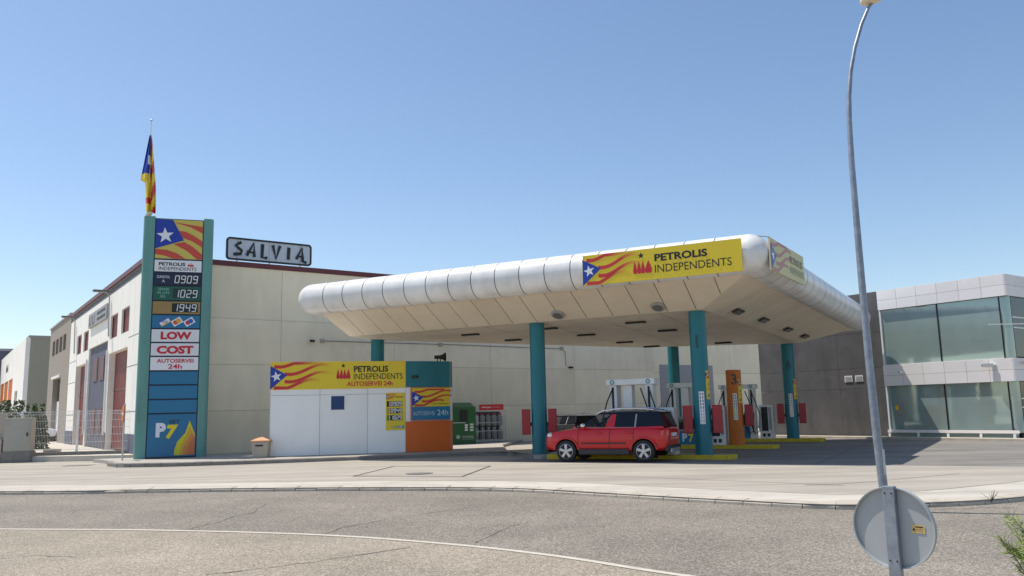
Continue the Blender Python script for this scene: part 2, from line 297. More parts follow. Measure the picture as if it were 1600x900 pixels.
# concrete patch with manhole on the apron
pt = [G(x, y, .006) for x, y in [(552, 744), (615, 728.5), (766, 728), (722, 744.5)]]
for a, b in zip(pt, pt[1:] + pt[:1]):
    n = offs(a, b, .035); MB().face([a - n, b - n, b + n, a + n]).build('joint', 'seam', apron)
mh = G(655, 740, 0); MB().tube([(0, 0, -.05), (0, 0, .012)], .38, 24).tube([(0, 0, .012), (0, 0, .018)], .30, 24).build('manhole_cover', 'slab_dark', None, label='round cast iron manhole cover set in the concrete apron patch', cat='manhole').location = mh
MB().box(-.45, .45, -.3, .3, -.02, .012).build('drain_grate', 'slab_dark', None, label='small rectangular drain cover on the apron left of the totem sidewalk', cat='drain cover').location = G(123, 727.5, 0)
# ---------------------------------------------------------------- canopy frame of reference
E1A = math.radians(-27.3); E1 = Vector((math.cos(E1A), math.sin(E1A), 0)); E2 = Vector((math.sin(math.radians(29)), math.cos(math.radians(29)), 0))
C2 = G(1101, 710, .14); C2.z = 0
def K(u, v, z=0.): return C2 + E1 * u + E2 * v + Vector((0, 0, z))
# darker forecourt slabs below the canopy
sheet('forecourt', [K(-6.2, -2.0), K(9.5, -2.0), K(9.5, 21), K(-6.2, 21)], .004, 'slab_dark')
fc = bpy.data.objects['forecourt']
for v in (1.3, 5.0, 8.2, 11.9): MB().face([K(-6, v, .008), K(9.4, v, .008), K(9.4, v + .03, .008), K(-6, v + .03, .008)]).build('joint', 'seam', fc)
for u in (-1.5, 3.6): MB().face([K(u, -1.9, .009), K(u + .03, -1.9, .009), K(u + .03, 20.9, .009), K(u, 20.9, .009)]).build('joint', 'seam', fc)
# ---------------------------------------------------------------- sidewalk island with its kerb stones
SWZ = .13
fr = [G(x, y, 0) for x, y in [(172, 726), (168, 728.5), (185, 730.5), (255, 729.5), (323, 727.5), (400, 725), (470, 722.5), (560, 719), (640, 716), (700, 713.3), (745, 711.8), (800, 711.6)]] + [K(-5.6, -.75), K(-4.95, -.75)]
cA = G(785, 688, .12); cA.z = 0; CORNER = cA - DR * 17.5
back = [K(-4.95, .8), K(-7.6, 1.1), Vector((-.6, 37.5, 0)), Vector((.4, 43.2, 0)), CORNER + DR * 17 - DL * .02, CORNER - DL * .02, CORNER + Vector((-1.6, -.5, 0)), G(160, 724, 0)]
sidewalk = MB().prism([(p.x, p.y) for p in fr + back], -.1, SWZ).build('sidewalk', 'sidewalk', kind='structure')
fk = resample(fr, .56)
for a, b in zip(fk, fk[1:]):
    t = (b - a).normalized(); n = Vector((-t.y, t.x, 0)); a = a + t * .006; b = b - t * .006; dz = random.uniform(-.004, .006)
    prof = [(-.03, -.05), (-.03, SWZ - .02), (-.01, SWZ + .006 + dz), (.14, SWZ + .006 + dz), (.14, -.05)]
    MB().hexa([a + n * q + Vector((0, 0, z)) for q, z in prof], [b + n * q + Vector((0, 0, z)) for q, z in prof]).build('kerbstone', 'dark_kerb', sidewalk)
# ---------------------------------------------------------------- price totem
TA = math.radians(19); TP = G(207, 718, SWZ); TH = 9.62 - SWZ
TT = thing('price_totem', TP, TA, 'tall green framed price totem with blue and white panels, flagpole on top', 'totem')
TX = Vector((math.cos(TA), math.sin(TA), 0))
def tz(px, py): p = onplane(px, py, TP, TA); return (p - TP).dot(TX), p.z - SWZ
xl = tz(226, 716)[0] + .01; xr = tz(306.3, 714)[0]; xe = tz(321.8, 714.5)[0]
def dpill(x0, x1, outer):                       # rounded outer edge, flat inner side
    r = .16; s = 1 if outer > 0 else -1; xo = x1 if s > 0 else x0; xi = x0 if s > 0 else x1; D = .55
    pts = [(xi, 0), (xo - s * r, 0)] + [(xo - s * r + s * r * math.sin(a), r - r * math.cos(a)) for a in [math.pi / 2 * k / 5 for k in range(1, 6)]] + [(xo - s * r + s * r * math.cos(a), D - r + r * math.sin(a)) for a in [math.pi / 2 * k / 5 for k in range(6)]] + [(xi, D)]
    return pts if s > 0 else pts[::-1]
for (a, b, s) in ((0, xl, -1), (xr, xe, 1)):
    MB().prism(dpill(a, b, s), 0, TH).build('pillar', 'totem_green', TT, smooth=True)
MB().box(xl + .002, xr - .002, .05, .50, .02, TH - .06).build('core', 'navy', TT)
ys = [340.5, 404.2, 424.5, 445.6, 469.3, 491, 513.2, 535, 556.8, 579.6, 601.8, 624.5, 646.8, 716.3]
zs = [tz(241.5 - (y - 340) * .0423, y)[1] for y in ys]; kinds = ['panel_white', 'panel_white', 'navy', 'led_green', 'gold', 'panel_blue', 'panel_white', 'panel_white', 'panel_white', 'panel_blue', 'panel_blue', 'panel_blue', 'panel_blue']
PW = xr - xl - .08
for i, km in enumerate(kinds):
    z1, z0 = zs[i] - .03, zs[i + 1] + .03; h = z1 - z0; x0 = xl + .04
    o = MB().box(0, PW, 0, .04, 0, h).build('panel', km, TT, bevel=.004); o.location = (x0, .005, z0)
    p = PR()
    if i == 0:
        N = lambda a, b: ((a - 176) / 330 * PW, (318 - b) / 276 * h)
        p.rect(0, 0, PW, h, (.62, .50, .10), 1)
        for q in ([(300, 60), (505, 84), (505, 133), (420, 92), (350, 74)], [(335, 120), (385, 124), (440, 148), (505, 188), (505, 232), (430, 190), (362, 168)], [(300, 214), (378, 198), (440, 230), (505, 282), (505, 317), (470, 317), (400, 262)], [(176, 252), (260, 258), (330, 280), (390, 317), (300, 317), (240, 298), (176, 290)]):
            p.poly([N(a, min(318, b)) for a, b in q], (.58, .07, .045), 2)
        p.poly([N(176, 43), N(293, 44), N(375, 187), N(176, 250)], BLU, 3); p.star(*N(243, 157), h * .21, WHT, 4, .1)
    elif i == 1:
        p.text('PETROLIS', PW * .09, h * .50, PW * .56, h * .30, BLK, 2, .03); p.text('INDEPENDENTS', PW * .09, h * .10, PW * .80, h * .30, BLK, 2)
        for k in range(4): drop(p, PW * (.70 + .032 * k), h * .48, PW * .036, h * .24, CRIM, 2)
        p.star(PW * .77, h * .78, h * .05, BLK, 2)
    elif i == 2: p.text('GASOIL', PW * .06, h * .56, PW * .28, h * .22, WHT); p.text('A', PW * .17, h * .2, PW * .06, h * .22, WHT); p.rect(PW * .41, h * .12, PW * .95, h * .88, BLK, 1); p.digits('0909', PW * .44, h * .2, PW * .48, h * .58, (.8, .82, .85))
    elif i == 3:
        for k, t in enumerate(('SENSE', 'PLOM', '95')): p.text(t, PW * (.09 if k < 2 else .15), h * (.69 - .27 * k), PW * (.24 if k < 2 else .10), h * .19, (.25, .55, .45))
        p.rect(PW * .41, h * .14, PW * .95, h * .86, (.01, .03, .03), 1); p.digits('1029', PW * .44, h * .22, PW * .48, h * .52, (.75, .78, .8))
    elif i == 4: p.rect(PW * .40, h * .14, PW * .95, h * .86, BLK, 1); p.digits('1949', PW * .43, h * .22, PW * .48, h * .55, (.75, .78, .8))
    elif i == 5:
        for k, (c1, c2) in enumerate((((.05, .12, .4), (.7, .45, .1)), ((.6, .1, .03), (.75, .35, .05)), ((.6, .04, .05), (.03, .12, .45)))):
            cx, cz = PW * (.26 + .26 * k), h * .5; R = lambda a, b: (cx + a * .80 - b * .55, cz + a * .50 + b * .8)
            q = lambda a, b, c, d, col, l: p.poly([R(a, b), R(c, b), R(c, d), R(a, d)], col, l)
            q(-.2, -.13, .2, .13, WHT, 2)
            if k == 0: q(-.2, .05, .2, .13, c1, 3); q(-.2, -.13, .2, -.08, c2, 3); p.text('VISA', cx - .12, cz - .06, .24, .1, c1, 4)
            else:
                for sx, cc in ((-.065, c1), (.065, c2)): p.poly([R(sx + .095 * math.cos(a), .095 * math.sin(a)) for a in [math.pi * 2 * j / 14 for j in range(14)]], cc, 3 if sx < 0 else 4)
    elif i == 6: p.text('LOW', PW * .19, h * .18, PW * .65, h * .64, CRIM, 2, .05)
    elif i == 7: p.text('COST', PW * .12, h * .14, PW * .77, h * .66, CRIM, 2, .05)
    elif i == 8: p.text('AUTOSERVEI', PW * .13, h * .56, PW * .77, h * .31, CRIM, 2, .025); p.text('24h', PW * .37, h * .10, PW * .29, h * .36, CRIM, 2, .025)
    elif i == 12:
        p.text('P', PW * .17, h * .46, PW * .21, h * .34, (.75, .78, .85), 3, .06); p.text('7', PW * .38, h * .42, PW * .25, h * .33, (.80, .66, .02), 4, .06, .15); p.text('SET', PW * .44, h * .78, PW * .22, h * .085, BLK, 3, .01)
        for q, col, l in (([(.865, .84), (.78, .55), (.62, .34), (.565, .15), (.565, .03), (.985, .03), (.985, .50)], (.72, .62, .02), 2), ([(.865, .70), (.79, .46), (.70, .26), (.68, .03), (.985, .03), (.985, .45)], (.75, .42, .03), 3), ([(.93, .56), (.84, .40), (.76, .22), (.745, .03), (.985, .03), (.985, .42)], (.72, .27, .05), 4), ([(.96, .46), (.86, .28), (.83, .03), (.985, .03), (.985, .42)], (.66, .18, .06), 5)):
            p.poly([(a * PW, b * h) for a, b in q], col, l)
    if p.f: p.build('lettering' if i else 'flag_print', TT, (x0, .004, z0))
# flag on its pole (rises from the left pillar)
fpx = tz(232.5, 337)[0]
FP = thing('flagpole', TP + TX * fpx + Vector((-math.sin(TA) * .25, math.cos(TA) * .25, TH)), TA, 'thin white flagpole standing on top of the price totem', 'flagpole')
pole_h = 4.02; lean = -.09
MB().tube([(-.06, 0, 0), (lean, 0, pole_h)], [.035, .022], 8).build('pole', 'white_metal', FP, smooth=True)
MB().sphere((lean, 0, pole_h + .03), .05, 8, 6).build('finial', 'steel', FP); MB().tube([(-.06, 0, -.03), (-.06, 0, .12)], .10, 10).tube([(.02, -.1, .12), (.02, .06, .2)], .09, 10).build('base_clamp', 'lamp_cream', FP, smooth=True)
fl = PR()
def hang(cols, x_top, xs, zs_, ys_): pass
rows = 26; colsN = 10; ztop = pole_h - .62; zbot = .18
def fcol(i, j):
    t = j / rows; q = i / colsN
    if q < .45 and t < .50: return BLU if not (.26 < t < .36 and q > .2) else WHT
    if q < .45: return YEL if t < .66 else (RED if .78 < t < .86 else YEL)
    return RED if int((t * 7.0 + q * 2.2)) % 2 == 0 else YEL
mbv = []; 
for j in range(rows + 1):
    t = j / rows; wl = .04 + .34 * min(1, t * 1.7) if t < .58 else .20 - .1 * (t - .58); wr = .05 + .15 * min(1, t * 1.5)
    for i in range(colsN + 1):
        q = i / colsN; x = (-wl * (1 - q / .45) if q < .45 else wr * (q - .45) / .55)
        z = ztop + (zbot - ztop) * t + (.12 * (1 - q) if q < .5 else -.1 * q) * 0 + random.uniform(-.004, .004)
        mbv.append((x + .03 + (lean - .05) * (z / pole_h), .10 * math.sin(q * 13 + t * 2.5) - .04, z))
for j in range(rows):
    for i in range(colsN):
        a = j * (colsN + 1) + i; fl.f.append((a, a + 1, a + colsN + 2, a + colsN + 1)); fl.c.append([fcol(i, j)] * 4)
fl.v = mbv
fo = fl.build('flag'); fo['label'] = 'limp flag with blue, red and yellow stripes hanging on the totem flagpole'; fo['category'] = 'flag'
fo.location = FP.location; fo.rotation_euler = (0, 0, TA)
# ---------------------------------------------------------------- self-service kiosk
KA = math.radians(12.2); KP = G(421, 714, SWZ); KH = 3.66 - SWZ
KX = Vector((math.cos(KA), math.sin(KA), 0)); KS = thing('service_kiosk', KP, KA, 'white kiosk with yellow sign band and orange and teal rounded end', 'kiosk')
def kz(px, py): p = onplane(px, py, KP, KA); return (p - KP).dot(KX), p.z - SWZ
KW = kz(634, 707)[0]; zb = kz(530, 607.5)[1]; zl = kz(530, 616.5)[1]
s1, s2 = kz(499.4, 660)[0], kz(574.4, 660)[0]
# curved right end: arc in plan
arc = [(KW, 0)]; ang = 0.
R_ = G(703, 704, SWZ) - KP; rx, ry = R_.dot(KX), R_.dot(Vector((-KX.y, KX.x, 0)))
for k in range(1, 11): t = k / 10; arc.append((KW + (rx - KW) * t, ry * (t ** 1.6)))
arc += [(rx + .16, ry + .3), (rx + .2, ry + .8)]
plan = [(0, 0.02), (KW, 0.02)] + [(x, y + .03) for x, y in arc[1:]] + [(rx + .25, ry + .95), (0, .85)]
MB().prism(plan, 0, KH - .03).build('core', 'mid_grey', KS)
MB().prism([(x, y) for x, y in plan], KH - .03, KH).build('roof', 'kiosk_white', KS)
for (a, b) in ((0, s1), (s1, s2), (s2, KW)):
    MB().box(a + .006, b - .006, -.015, .02, 0.01, zl - .006).build('wall_panel', 'kiosk_white', KS, bevel=.003); MB().box(a + .006, b - .006, -.015, .02, zl + .006, zb).build('wall_panel', 'kiosk_white', KS, bevel=.003)
MB().box(-.02, -.001, .0, .85, 0.01, KH - .04).build('side_wall', 'kiosk_white', KS)
MB().box(-.03, KW, -.05, .02, zb, KH + .01).build('sign_band', 'yellow', KS, bevel=.005)
def curved(z0, z1, m, name, off):
    mb = MB(); 
    pts = [(KW + .001, -off)] + [(x, y - off) for x, y in arc[1:]]; n = len(pts); mb.add([(x, y, z0) for x, y in pts] + [(x, y, z1) for x, y in pts] + [(x - .02, y + off + .03, z0) for x, y in pts] + [(x - .02, y + off + .03, z1) for x, y in pts], [(i, i + 1, n + i + 1, n + i) for i in range(n - 1)] + [(n + i, n + i + 1, 3 * n + i + 1, 3 * n + i) for i in range(n - 1)] + [(2 * n + i + 1, 2 * n + i, i, i + 1) for i in range(n - 1)])
    return mb.build(name, m, KS, smooth=True)
zt_ = kz(660, 604.5)[1]; zo = kz(640, 658.5)[1]
curved(zt_, KH, 'teal', 'corner_band', .04); curved(zo, zt_ - .01, 'kiosk_white', 'corner_wall', .015); curved(0.01, zo - .006, 'orange', 'corner_base', .03)
h = KH + .01 - zb; p = PR(); wavy_flag(p, -.03, zb, 2.1, h, .62)
p.build('flag_print', KS, (0, -.051, 0))
p = PR(); lx = 2.42; 
for i in range(4): drop(p, lx + .125 * i, zb + h * .36, .16 if i == 3 else .13, h * .36, CRIM, 3)
p.star(lx + .26, zb + h * .84, .09, BLK, 3); p.text('PETROLIS', 3.08, zb + h * .60, 1.32, h * .23, BLK, 3, .03); p.text('INDEPENDENTS', 3.08, zb + h * .33, 1.88, h * .22, BLK, 3); p.text('AUTOSERVEI 24h', 2.82, zb + h * .09, 1.75, h * .17, CRIM, 3, .02)
p.build('lettering', KS, (0, -.051, 0))
a, z1 = kz(517.5, 619); b, z0 = kz(538, 640)
MB().box(a - .06, b + .06, -.03, 0, z0 - .06, z1 + .06).build('window_frame', 'kiosk_white', KS, bevel=.006); MB().box(a, b, -.034, -.02, z0, z1).build('window_pane', 'glass_blue', KS)
a, z1 = kz(602.8, 614); b, z0 = kz(633, 671.5); b = KW - .03; w, h = b - a, z1 - z0
PBD = thing('price_board', KP + KX * a + Vector((KX.y, -KX.x, 0)) * .02 + Vector((0, 0, z0)), KA, 'small yellow price board on the white kiosk wall with three fuel prices', 'price board')
MB().box(0, w, -.02, .004, 0, h).build('board', 'yellow', PBD); p = PR(); wavy_flag(p, .02, h * .83, w * .55, h * .15, w * .14); p.rect(w * .5, h * .875, w * .92, h * .895, BLK, 2)
for k, (d, c) in enumerate((('0909', BLK), ('0949', (.5, .33, .06)), ('1029', (.05, .25, .08)))):
    zz = h * (.62 - .185 * k); p.rect(w * .05, zz, w * .17, zz + h * .16, c, 2); p.rect(w * .22, zz + h * .01, w * .86, zz + h * .15, BLK, 2); p.digits(d, w * .27, zz + h * .035, w * .55, h * .095, WHT, 3, .05, .17)
p.poly([(w * .22, h * .05), (w * .95, h * .05), (w * .95, h * .12), (w * .22, h * .12)], None, 2, [YEL, (.02, .2, .4), (.02, .2, .4), YEL]); p.text('P7', w * .72, h * .06, w * .16, h * .05, WHT, 3, .03); p.build('lettering', PBD, (0, -.021, 0))
# projecting board on the rounded end
A_, B_ = G(643.5, 700, 1.9), None
d0 = Vector((KW + .20, .0, 0)); d1 = Vector((rx - .02, ry - .03, 0)); BA = KA + math.atan2(d1.y - d0.y, d1.x - d0.x); Kn = Vector((-KX.y, KX.x, 0))
BO = KP + KX * d0.x + Kn * (d0.y - .10); zt2 = kz(650, 605.5)[1]; zb2 = kz(650, 657.5)[1]; bw = (d1 - d0).length + .03; bh = zt2 - zb2
SB = thing('sign_board', BO + Vector((0, 0, zb2)), BA, 'projecting board with striped flag above a blue strip on the kiosk end', 'sign')
MB().box(0, bw, -.02, .06, 0, bh).build('board', 'orange', SB, bevel=.005); MB().box(.03, bw - .01, -.025, -.018, .03, bh * .42).build('strip', 'panel_blue', SB)
p = PR(); p.rect(.03, bh * .42, bw - .01, bh - .03, YEL, 1); wavy_flag(p, .03, bh * .43, bw - .1, bh * .53, bw * .3, False); p.build('flag_print', SB, (0, -.02, 0))
p = PR(); p.text('de Catalunya', bw * .55, bh * .47, bw * .40, bh * .06, BLK, 5); p.text('AUTOSERVEI', .08, bh * .16, bw * .54, bh * .12, (.5, .62, .68), 3); p.text('24h', bw * .66, bh * .15, bw * .28, bh * .17, (.6, .7, .75), 3); p.build('lettering', SB, (0, -.022, 0))
# horn loudspeaker, kiosk camera, litter bin
hp = KP + KX * (rx - .30) + Kn * (ry + .35) + Vector((0, 0, KH))
HN = thing('horn_loudspeaker', hp, 0, 'black horn loudspeaker on the kiosk roof corner', 'loudspeaker')
MB().tube([(-.22, 0, .20), (-.05, -.02, .20), (.08, -.03, .20), (.20, -.05, .20)], [.07, .075, .10, .19], 14, cap=False).tube([(-.24, 0, .2), (-.2, 0, .2)], .08, 12).build('horn', 'black', HN, smooth=True); MB().tube([(0, 0, 0), (0, 0, .14)], .02, 8).tube([(-.12, 0, 0), (-.12, 0, .14)], .02, 8).build('bracket', 'black', HN)
def camera_thing(loc, rz, label, m='black', s=1.):
    c = thing('security_camera', loc, rz, label, 'camera'); MB().box(-.05 * s, .05 * s, -.30 * s, -.06 * s, -.05 * s, .05 * s).build('housing', m, c, bevel=.01); MB().tube([(0, -.30 * s, 0), (0, -.315 * s, 0)], .035 * s, 10).build('lens', 'black', c); MB().tube([(0, 0, .02), (0, -.12 * s, 0)], .02 * s, 6).build('bracket', m, c); return c
camera_thing(KP + KX * (KW + .22) + Vector((KX.y, -KX.x, 0)) * .0 + Vector((0, 0, kz(640, 589)[1])), KA + .9, 'tiny black security camera on the teal kiosk band')
bp_ = G(408, 715, SWZ); LB = thing('litter_bin', bp_, .1, 'beige stone litter bin with sloped orange cap left of the kiosk', 'litter bin')
MB().hexa([(-.26, -.26, 0), (.26, -.26, 0), (.26, .26, 0), (-.26, .26, 0)], [(-.31, -.31, .58), (.31, -.31, .58), (.31, .31, .58), (-.31, .31, .58)]).build('body', 'beige_stone', LB, bevel=.02)
MB().hexa([(-.34, -.34, .58), (.34, -.34, .58), (.34, .34, .58), (-.34, .34, .58)], [(-.33, -.33, .63), (.33, -.33, .63), (.33, .33, .63), (-.33, .33, .63)]).add([(-.33, -.33, .63), (.33, -.33, .63), (.33, .33, .63), (-.33, .33, .63), (0, 0, .78)], [(0, 1, 4), (1, 2, 4), (2, 3, 4), (3, 0, 4)]).build('cap', 'terracotta', LB); MB().box(-.16, .12, -.312, -.29, .42, .48).build('slot', 'clad_black', LB)
# ---------------------------------------------------------------- warehouse with the roof sign
WH = thing('warehouse', CORNER, AZ, 'large cream warehouse with maroon roof trim behind the fuel station', 'building')
WL, WD, WHh = 28.8, 23.0, 8.15
MB().box(.72, WL - .05, .05, WD - .02, 0, 7.9).build('core', 'joint', WH); MB().box(.05, WL, .05, WD, 7.9, 8.12).build('roof', 'mid_grey', WH)
cx = [0, 5.63, 11.25, 16.87, 22.5, 28.1, WL]; cz_ = [0, 1.91, 3.87, 5.85, WHh]
for i in range(6):
    for j in range(4):
        MB().box(cx[i] + .006, cx[i + 1] - .006, 0, .06, cz_[j] + .005, cz_[j + 1] - .005).build('wall_panel', 'cream', WH, bevel=.006)
MB().box(-.06, WL + .04, -.06, .14, WHh, 8.37).build('roof_trim', 'maroon', WH); MB().box(-.06, .14, .14, WD, 8.17, 8.37).build('roof_trim', 'maroon', WH)
# lit facade (x = 0 plane, runs along +y), openings t0,t1,z0,z1
ops = [(3.65, 8.32, 0, 4.83), (8.88, 14.9, 0, 5.55), (15.38, 19.72, 0, 4.83), (3.62, 5.47, 5.53, 6.68), (6.46, 8.36, 5.53, 6.68), (15.4, 17.2, 5.53, 6.68), (18.07, 19.87, 5.53, 6.68)]
def facade(ops, T0, T1, Z1, m, parent, x0=0., x1=.7, name='facade_wall', Z0=0.):
    ts = sorted({T0, T1} | {o[0] for o in ops} | {o[1] for o in ops}); zz = sorted({Z0, Z1} | {o[2] for o in ops} | {o[3] for o in ops}); mb = MB()
    for a, b in zip(ts, ts[1:]):
        run = None
        for c, d in list(zip(zz, zz[1:])) + [(None, None)]:
            solid = c is not None and not any(o[0] <= a + 1e-6 and b <= o[1] + 1e-6 and o[2] <= c + 1e-6 and d <= o[3] + 1e-6 for o in ops)
            if solid: run = (run[0], d) if run else (c, d)
            elif run: mb.box(x0, x1, a, b, run[0], run[1]); run = None
    return mb.build(name, m, parent)
facade(ops, .07, WD, 7.78, 'cream_lit', WH)
MB().box(.05, .70, .07, WD, 7.785, 8.165).build('upper_strip', 'mid_grey', WH)
for z in (1.95, 3.9, 5.2): MB().box(-.004, .0, .1, 3.6, z, z + .03).box(-.004, 0, 19.8, 22.9, z, z + .03).build('joint_line', 'joint', WH)
for a, b in ((.1, 3.6), (19.76, 22.95), (8.36, 8.84)): MB().box(-.03, -.002, a, b, .2, 1.02).build('plinth', 'slate_blue', WH)
for a, b in ((3.65, 8.32), (15.38, 19.72)):
    d = MB().box(.30, .36, a, b, .25, 4.82).build('garage_door', 'maroon_door', WH)
    n = 16
    for k in range(n): y = a + (b - a) * (k + .5) / n; MB().box(.275, .30, y - (b - a) / n * .36, y + (b - a) / n * .36, .28, 4.8).build('slat', 'maroon_door', d)
    MB().box(.262, .274, a, b, 3.0, 3.1).build('rail', 'maroon', d)
MB().box(.10, .66, 8.9, 14.88, .25, 5.54).build('blue_panel', 'slate_blue', WH)
for a, b, z0, z1 in ((10.15, 11.35, 3.67, 4.88), (12.2, 13.45, 3.67, 4.88), (10.3, 11.3, .9, 2.2), (12.2, 13.2, .9, 2.2), (9.0, 9.9, .26, 2.3)):
    f = MB().box(.07, .098, a, b, z0, z1).build('window', 'maroon', WH); MB().box(.062, .069, a + .12, b - .12, z0 + .1, z1 - .1).build('pane', 'maroon', f)
for a, b, z0, z1 in ops[3:]:
    f = MB().box(.14, .2, a, b, z0, z1).box(.08, .14, a, b, z0, z0 + .09).box(.08, .14, a, b, z1 - .09, z1).box(.08, .14, a, a + .1, z0 + .09, z1 - .09).box(.08, .14, b - .1, b, z0 + .09, z1 - .09).build('window', 'maroon', WH)
    for k in range(9): MB().box(.115, .135, a + .12, b - .12, z0 + .12 + k * .107, z0 + .20 + k * .107).build('shutter_slat', 'maroon_door', f)
for y in (8.6, 15.15): MB().tube([(-.06, y, .9), (-.06, y, 5.0)], .05, 8).build('downpipe', 'white_metal', WH)
SG = thing('company_sign', CORNER + DL * 14.75 - DR * .10 + Vector((0, 0, 6.66)), AZ - math.pi / 2, 'grey sign panel with black lettering on the sunlit warehouse facade', 'sign')
MB().box(0, 5.8, -.03, .09, 0, .74).build('board', 'mid_grey', SG); p = PR()
for k in range(4): p.strip([(.35 + k * .55, .12), (.5 + k * .55, .60)] if k % 2 else [(.35 + k * .55, .60), (.35 + k * .55, .14), (.75 + k * .55, .14)], .07, BLK, 2)
for k in range(12): p.rect(2.9 + k * .22, .44, 3.05 + k * .22, .60, BLK, 2); p.rect(2.9 + k * .22, .14, 3.05 + k * .22, .30, BLK, 2)
p.build('lettering', SG, (0, -.031, 0))
for t, w in ((20.7, 'left'), (8.6, 'right')):
    l = thing('wall_lamp', CORNER + DL * t + Vector((0, 0, 7.6)), AZ - math.pi / 2, 'grey wall lamp on the warehouse facade, ' + ('farther one over the small maroon windows' if w == 'left' else 'nearer one beside the totem'), 'wall lamp', 'wall lamps on the warehouse facade')
    MB().tube([(0, -.04, -1.9), (0, -.08, .1), (0, -.22, .3)], .035, 8).build('arm', 'steel', l, smooth=True); MB().box(-.13, .13, -.85, -.15, .28, .40).build('head', 'lens', l, bevel=.05)
# roof sign with six letters
ra = (17.5 - 14.28); rb = 17.5 - 10.36; RS = thing('roof_sign', CORNER + DR * ra + DL * .4 + Vector((0, 0, 8.37)), AZ, 'black framed mesh roof sign spelling a name in black letters', 'sign')
rw = rb - ra; 
def rrect(x0, x1, z0, z1, r, n=5):
    o = []
    for (cx_, cz2, a0) in ((x1 - r, z1 - r, 0), (x0 + r, z1 - r, 90), (x0 + r, z0 + r, 180), (x1 - r, z0 + r, 270)):
        for k in range(n + 1): a = math.radians(a0 + 90 * k / n); o.append((cx_ + r * math.cos(a), cz2 + r * math.sin(a)))
    return o
o_ = rrect(0, rw, .14, 1.16, .16); i_ = rrect(.075, rw - .075, .215, 1.085, .10); n = len(o_)
mb = MB(); vs_ = [(x, -.05, z) for x, z in o_] + [(x, -.05, z) for x, z in i_] + [(x, .05, z) for x, z in o_] + [(x, .05, z) for x, z in i_]
mb.add(vs_, [(i, (i + 1) % n, n + (i + 1) % n, n + i) for i in range(n)] + [(2 * n + (i + 1) % n, 2 * n + i, 3 * n + i, 3 * n + (i + 1) % n) for i in range(n)] + [(i, 2 * n + i, 2 * n + (i + 1) % n, (i + 1) % n) for i in range(n)] + [(n + i, n + (i + 1) % n, 3 * n + (i + 1) % n, 3 * n + i) for i in range(n)]).build('frame', 'black', RS)
mb = MB(); k = int((rw - .15) / .045)
for i in range(k): x = .08 + i * .045; mb.box(x, x + .032, -.008, 0, .22, 1.08)
for i in range(19): z = .23 + i * .0455; mb.box(.08, rw - .08, -.012, -.009, z, z + .02)
mb.build('mesh', 'mesh_panel', RS)
for x in (.13, .50, .87): MB().tube([(rw * x, .08, 0), (rw * x, .08, 1.1)], .022, 6).build('post', 'black', RS)
p = PR(); sx = rw * .145
for k, st in enumerate(([(.8, .95), (.25, .72), (.85, .42), (.75, .22), (.05, .18)], [(.05, .15), (.75, .95), (.82, .1)], [(.35, .95), (.3, .12), (.85, .12)], [(.1, .95), (.45, .1), (.85, .95)], [(.5, .9), (.45, .12)], [(.0, .2), (.6, .95), (.7, .1), (1.1, .03)])):
    x0 = rw * (.075 + .147 * k); p.strip([(x0 + a * sx * .78, .26 + b * .74) for a, b in st], .075, BLK, 4)
    if k in (1, 5): p.strip([(x0 + .05 * sx, .26 + .42 * .74), (x0 + .85 * sx * .78, .26 + .34 * .74)], .045, BLK, 5)
p.build('lettering', RS, (0, -.055, 0))
# cable, camera and conduit on the warehouse side wall
WC = thing('wall_cable', CORNER + DR * 7.5 + Vector((0, 0, 5.0)), AZ, 'long thin cable run along the cream warehouse wall below the canopy', 'cable')
MB().tube([(0, -.05, 0), (7, -.05, .02), (14.1, -.05, -.02)], .016, 5).build('conduit', 'joint', WC); MB().tube([(14.1, -.05, -.02), (14.35, -.05, -.15), (14.37, -.05, -.95)], .016, 5).build('drop', 'joint', WC)
for x in (0.05, 6.3, 14.1): MB().box(x - .09, x + .09, -.12, -.002, -.09, .09).build('junction_box', 'beige_stone', WC)
camera_thing(CORNER + DR * 7.2 - DL * .05 + Vector((0, 0, 4.98)), AZ - 1.1, 'small security camera on the left part of the cream warehouse wall', 'black'); camera_thing(CORNER + DR * 22.0 - DL * .05 + Vector((0, 0, 3.95)), AZ + 1.1, 'small black camera on the warehouse wall right of the tall blue column', 'black')
# ---------------------------------------------------------------- neighbours on the left
BB = thing('brown_building', CORNER + DL * 23.15, AZ, 'grey brown rendered building next to the cream warehouse on the left', 'building')
MB().box(.5, 14, .02, 11.2, 0, 8.2).build('core', 'brown_render', BB)
bo = [(2.05 + k * 2.0, 3.55 + k * 2.0, 6.3, 7.38) for k in range(4)] + [(3.9, 8.0, 0, 4.55)]
facade(bo, 0, 11.3, 8.4, 'brown_render', BB, 0, .5); MB().box(-.08, .5, 0, 11.35, 8.4, 8.5).build('coping', 'mid_grey', BB)
for a, b, c, d in bo[:4]: f = MB().box(.22, .27, a, b, c, d).build('window', 'mid_grey', BB); MB().box(.20, .215, a + .15, b - .15, c + .1, d - .1).build('pane', 'glass_dark', f)
MB().box(.3, .36, 3.9, 8.0, .3, 3.0).build('door', 'clad_white', BB); MB().box(.3, .36, 3.9, 8.0, 3.02, 4.55).build('transom', 'glass_dark', BB); MB().box(-.12, .0, 3.7, 8.2, 4.56, 4.72).build('canopy_ledge', 'clad_white', BB)
fp = onplane(47, 527, CORNER, AZ + math.pi / 2); FB = thing('white_hall', (fp.x, fp.y, 0), AZ, 'far white industrial hall with orange window band at the left edge', 'building'); fh = fp.z
MB().box(.06, 22, 0, 44, 0, fh - .02).build('core', 'olive_render', FB); MB().box(-.1, 22.1, -.1, 44, fh - .02, fh + .18).build('coping', 'mid_grey', FB)
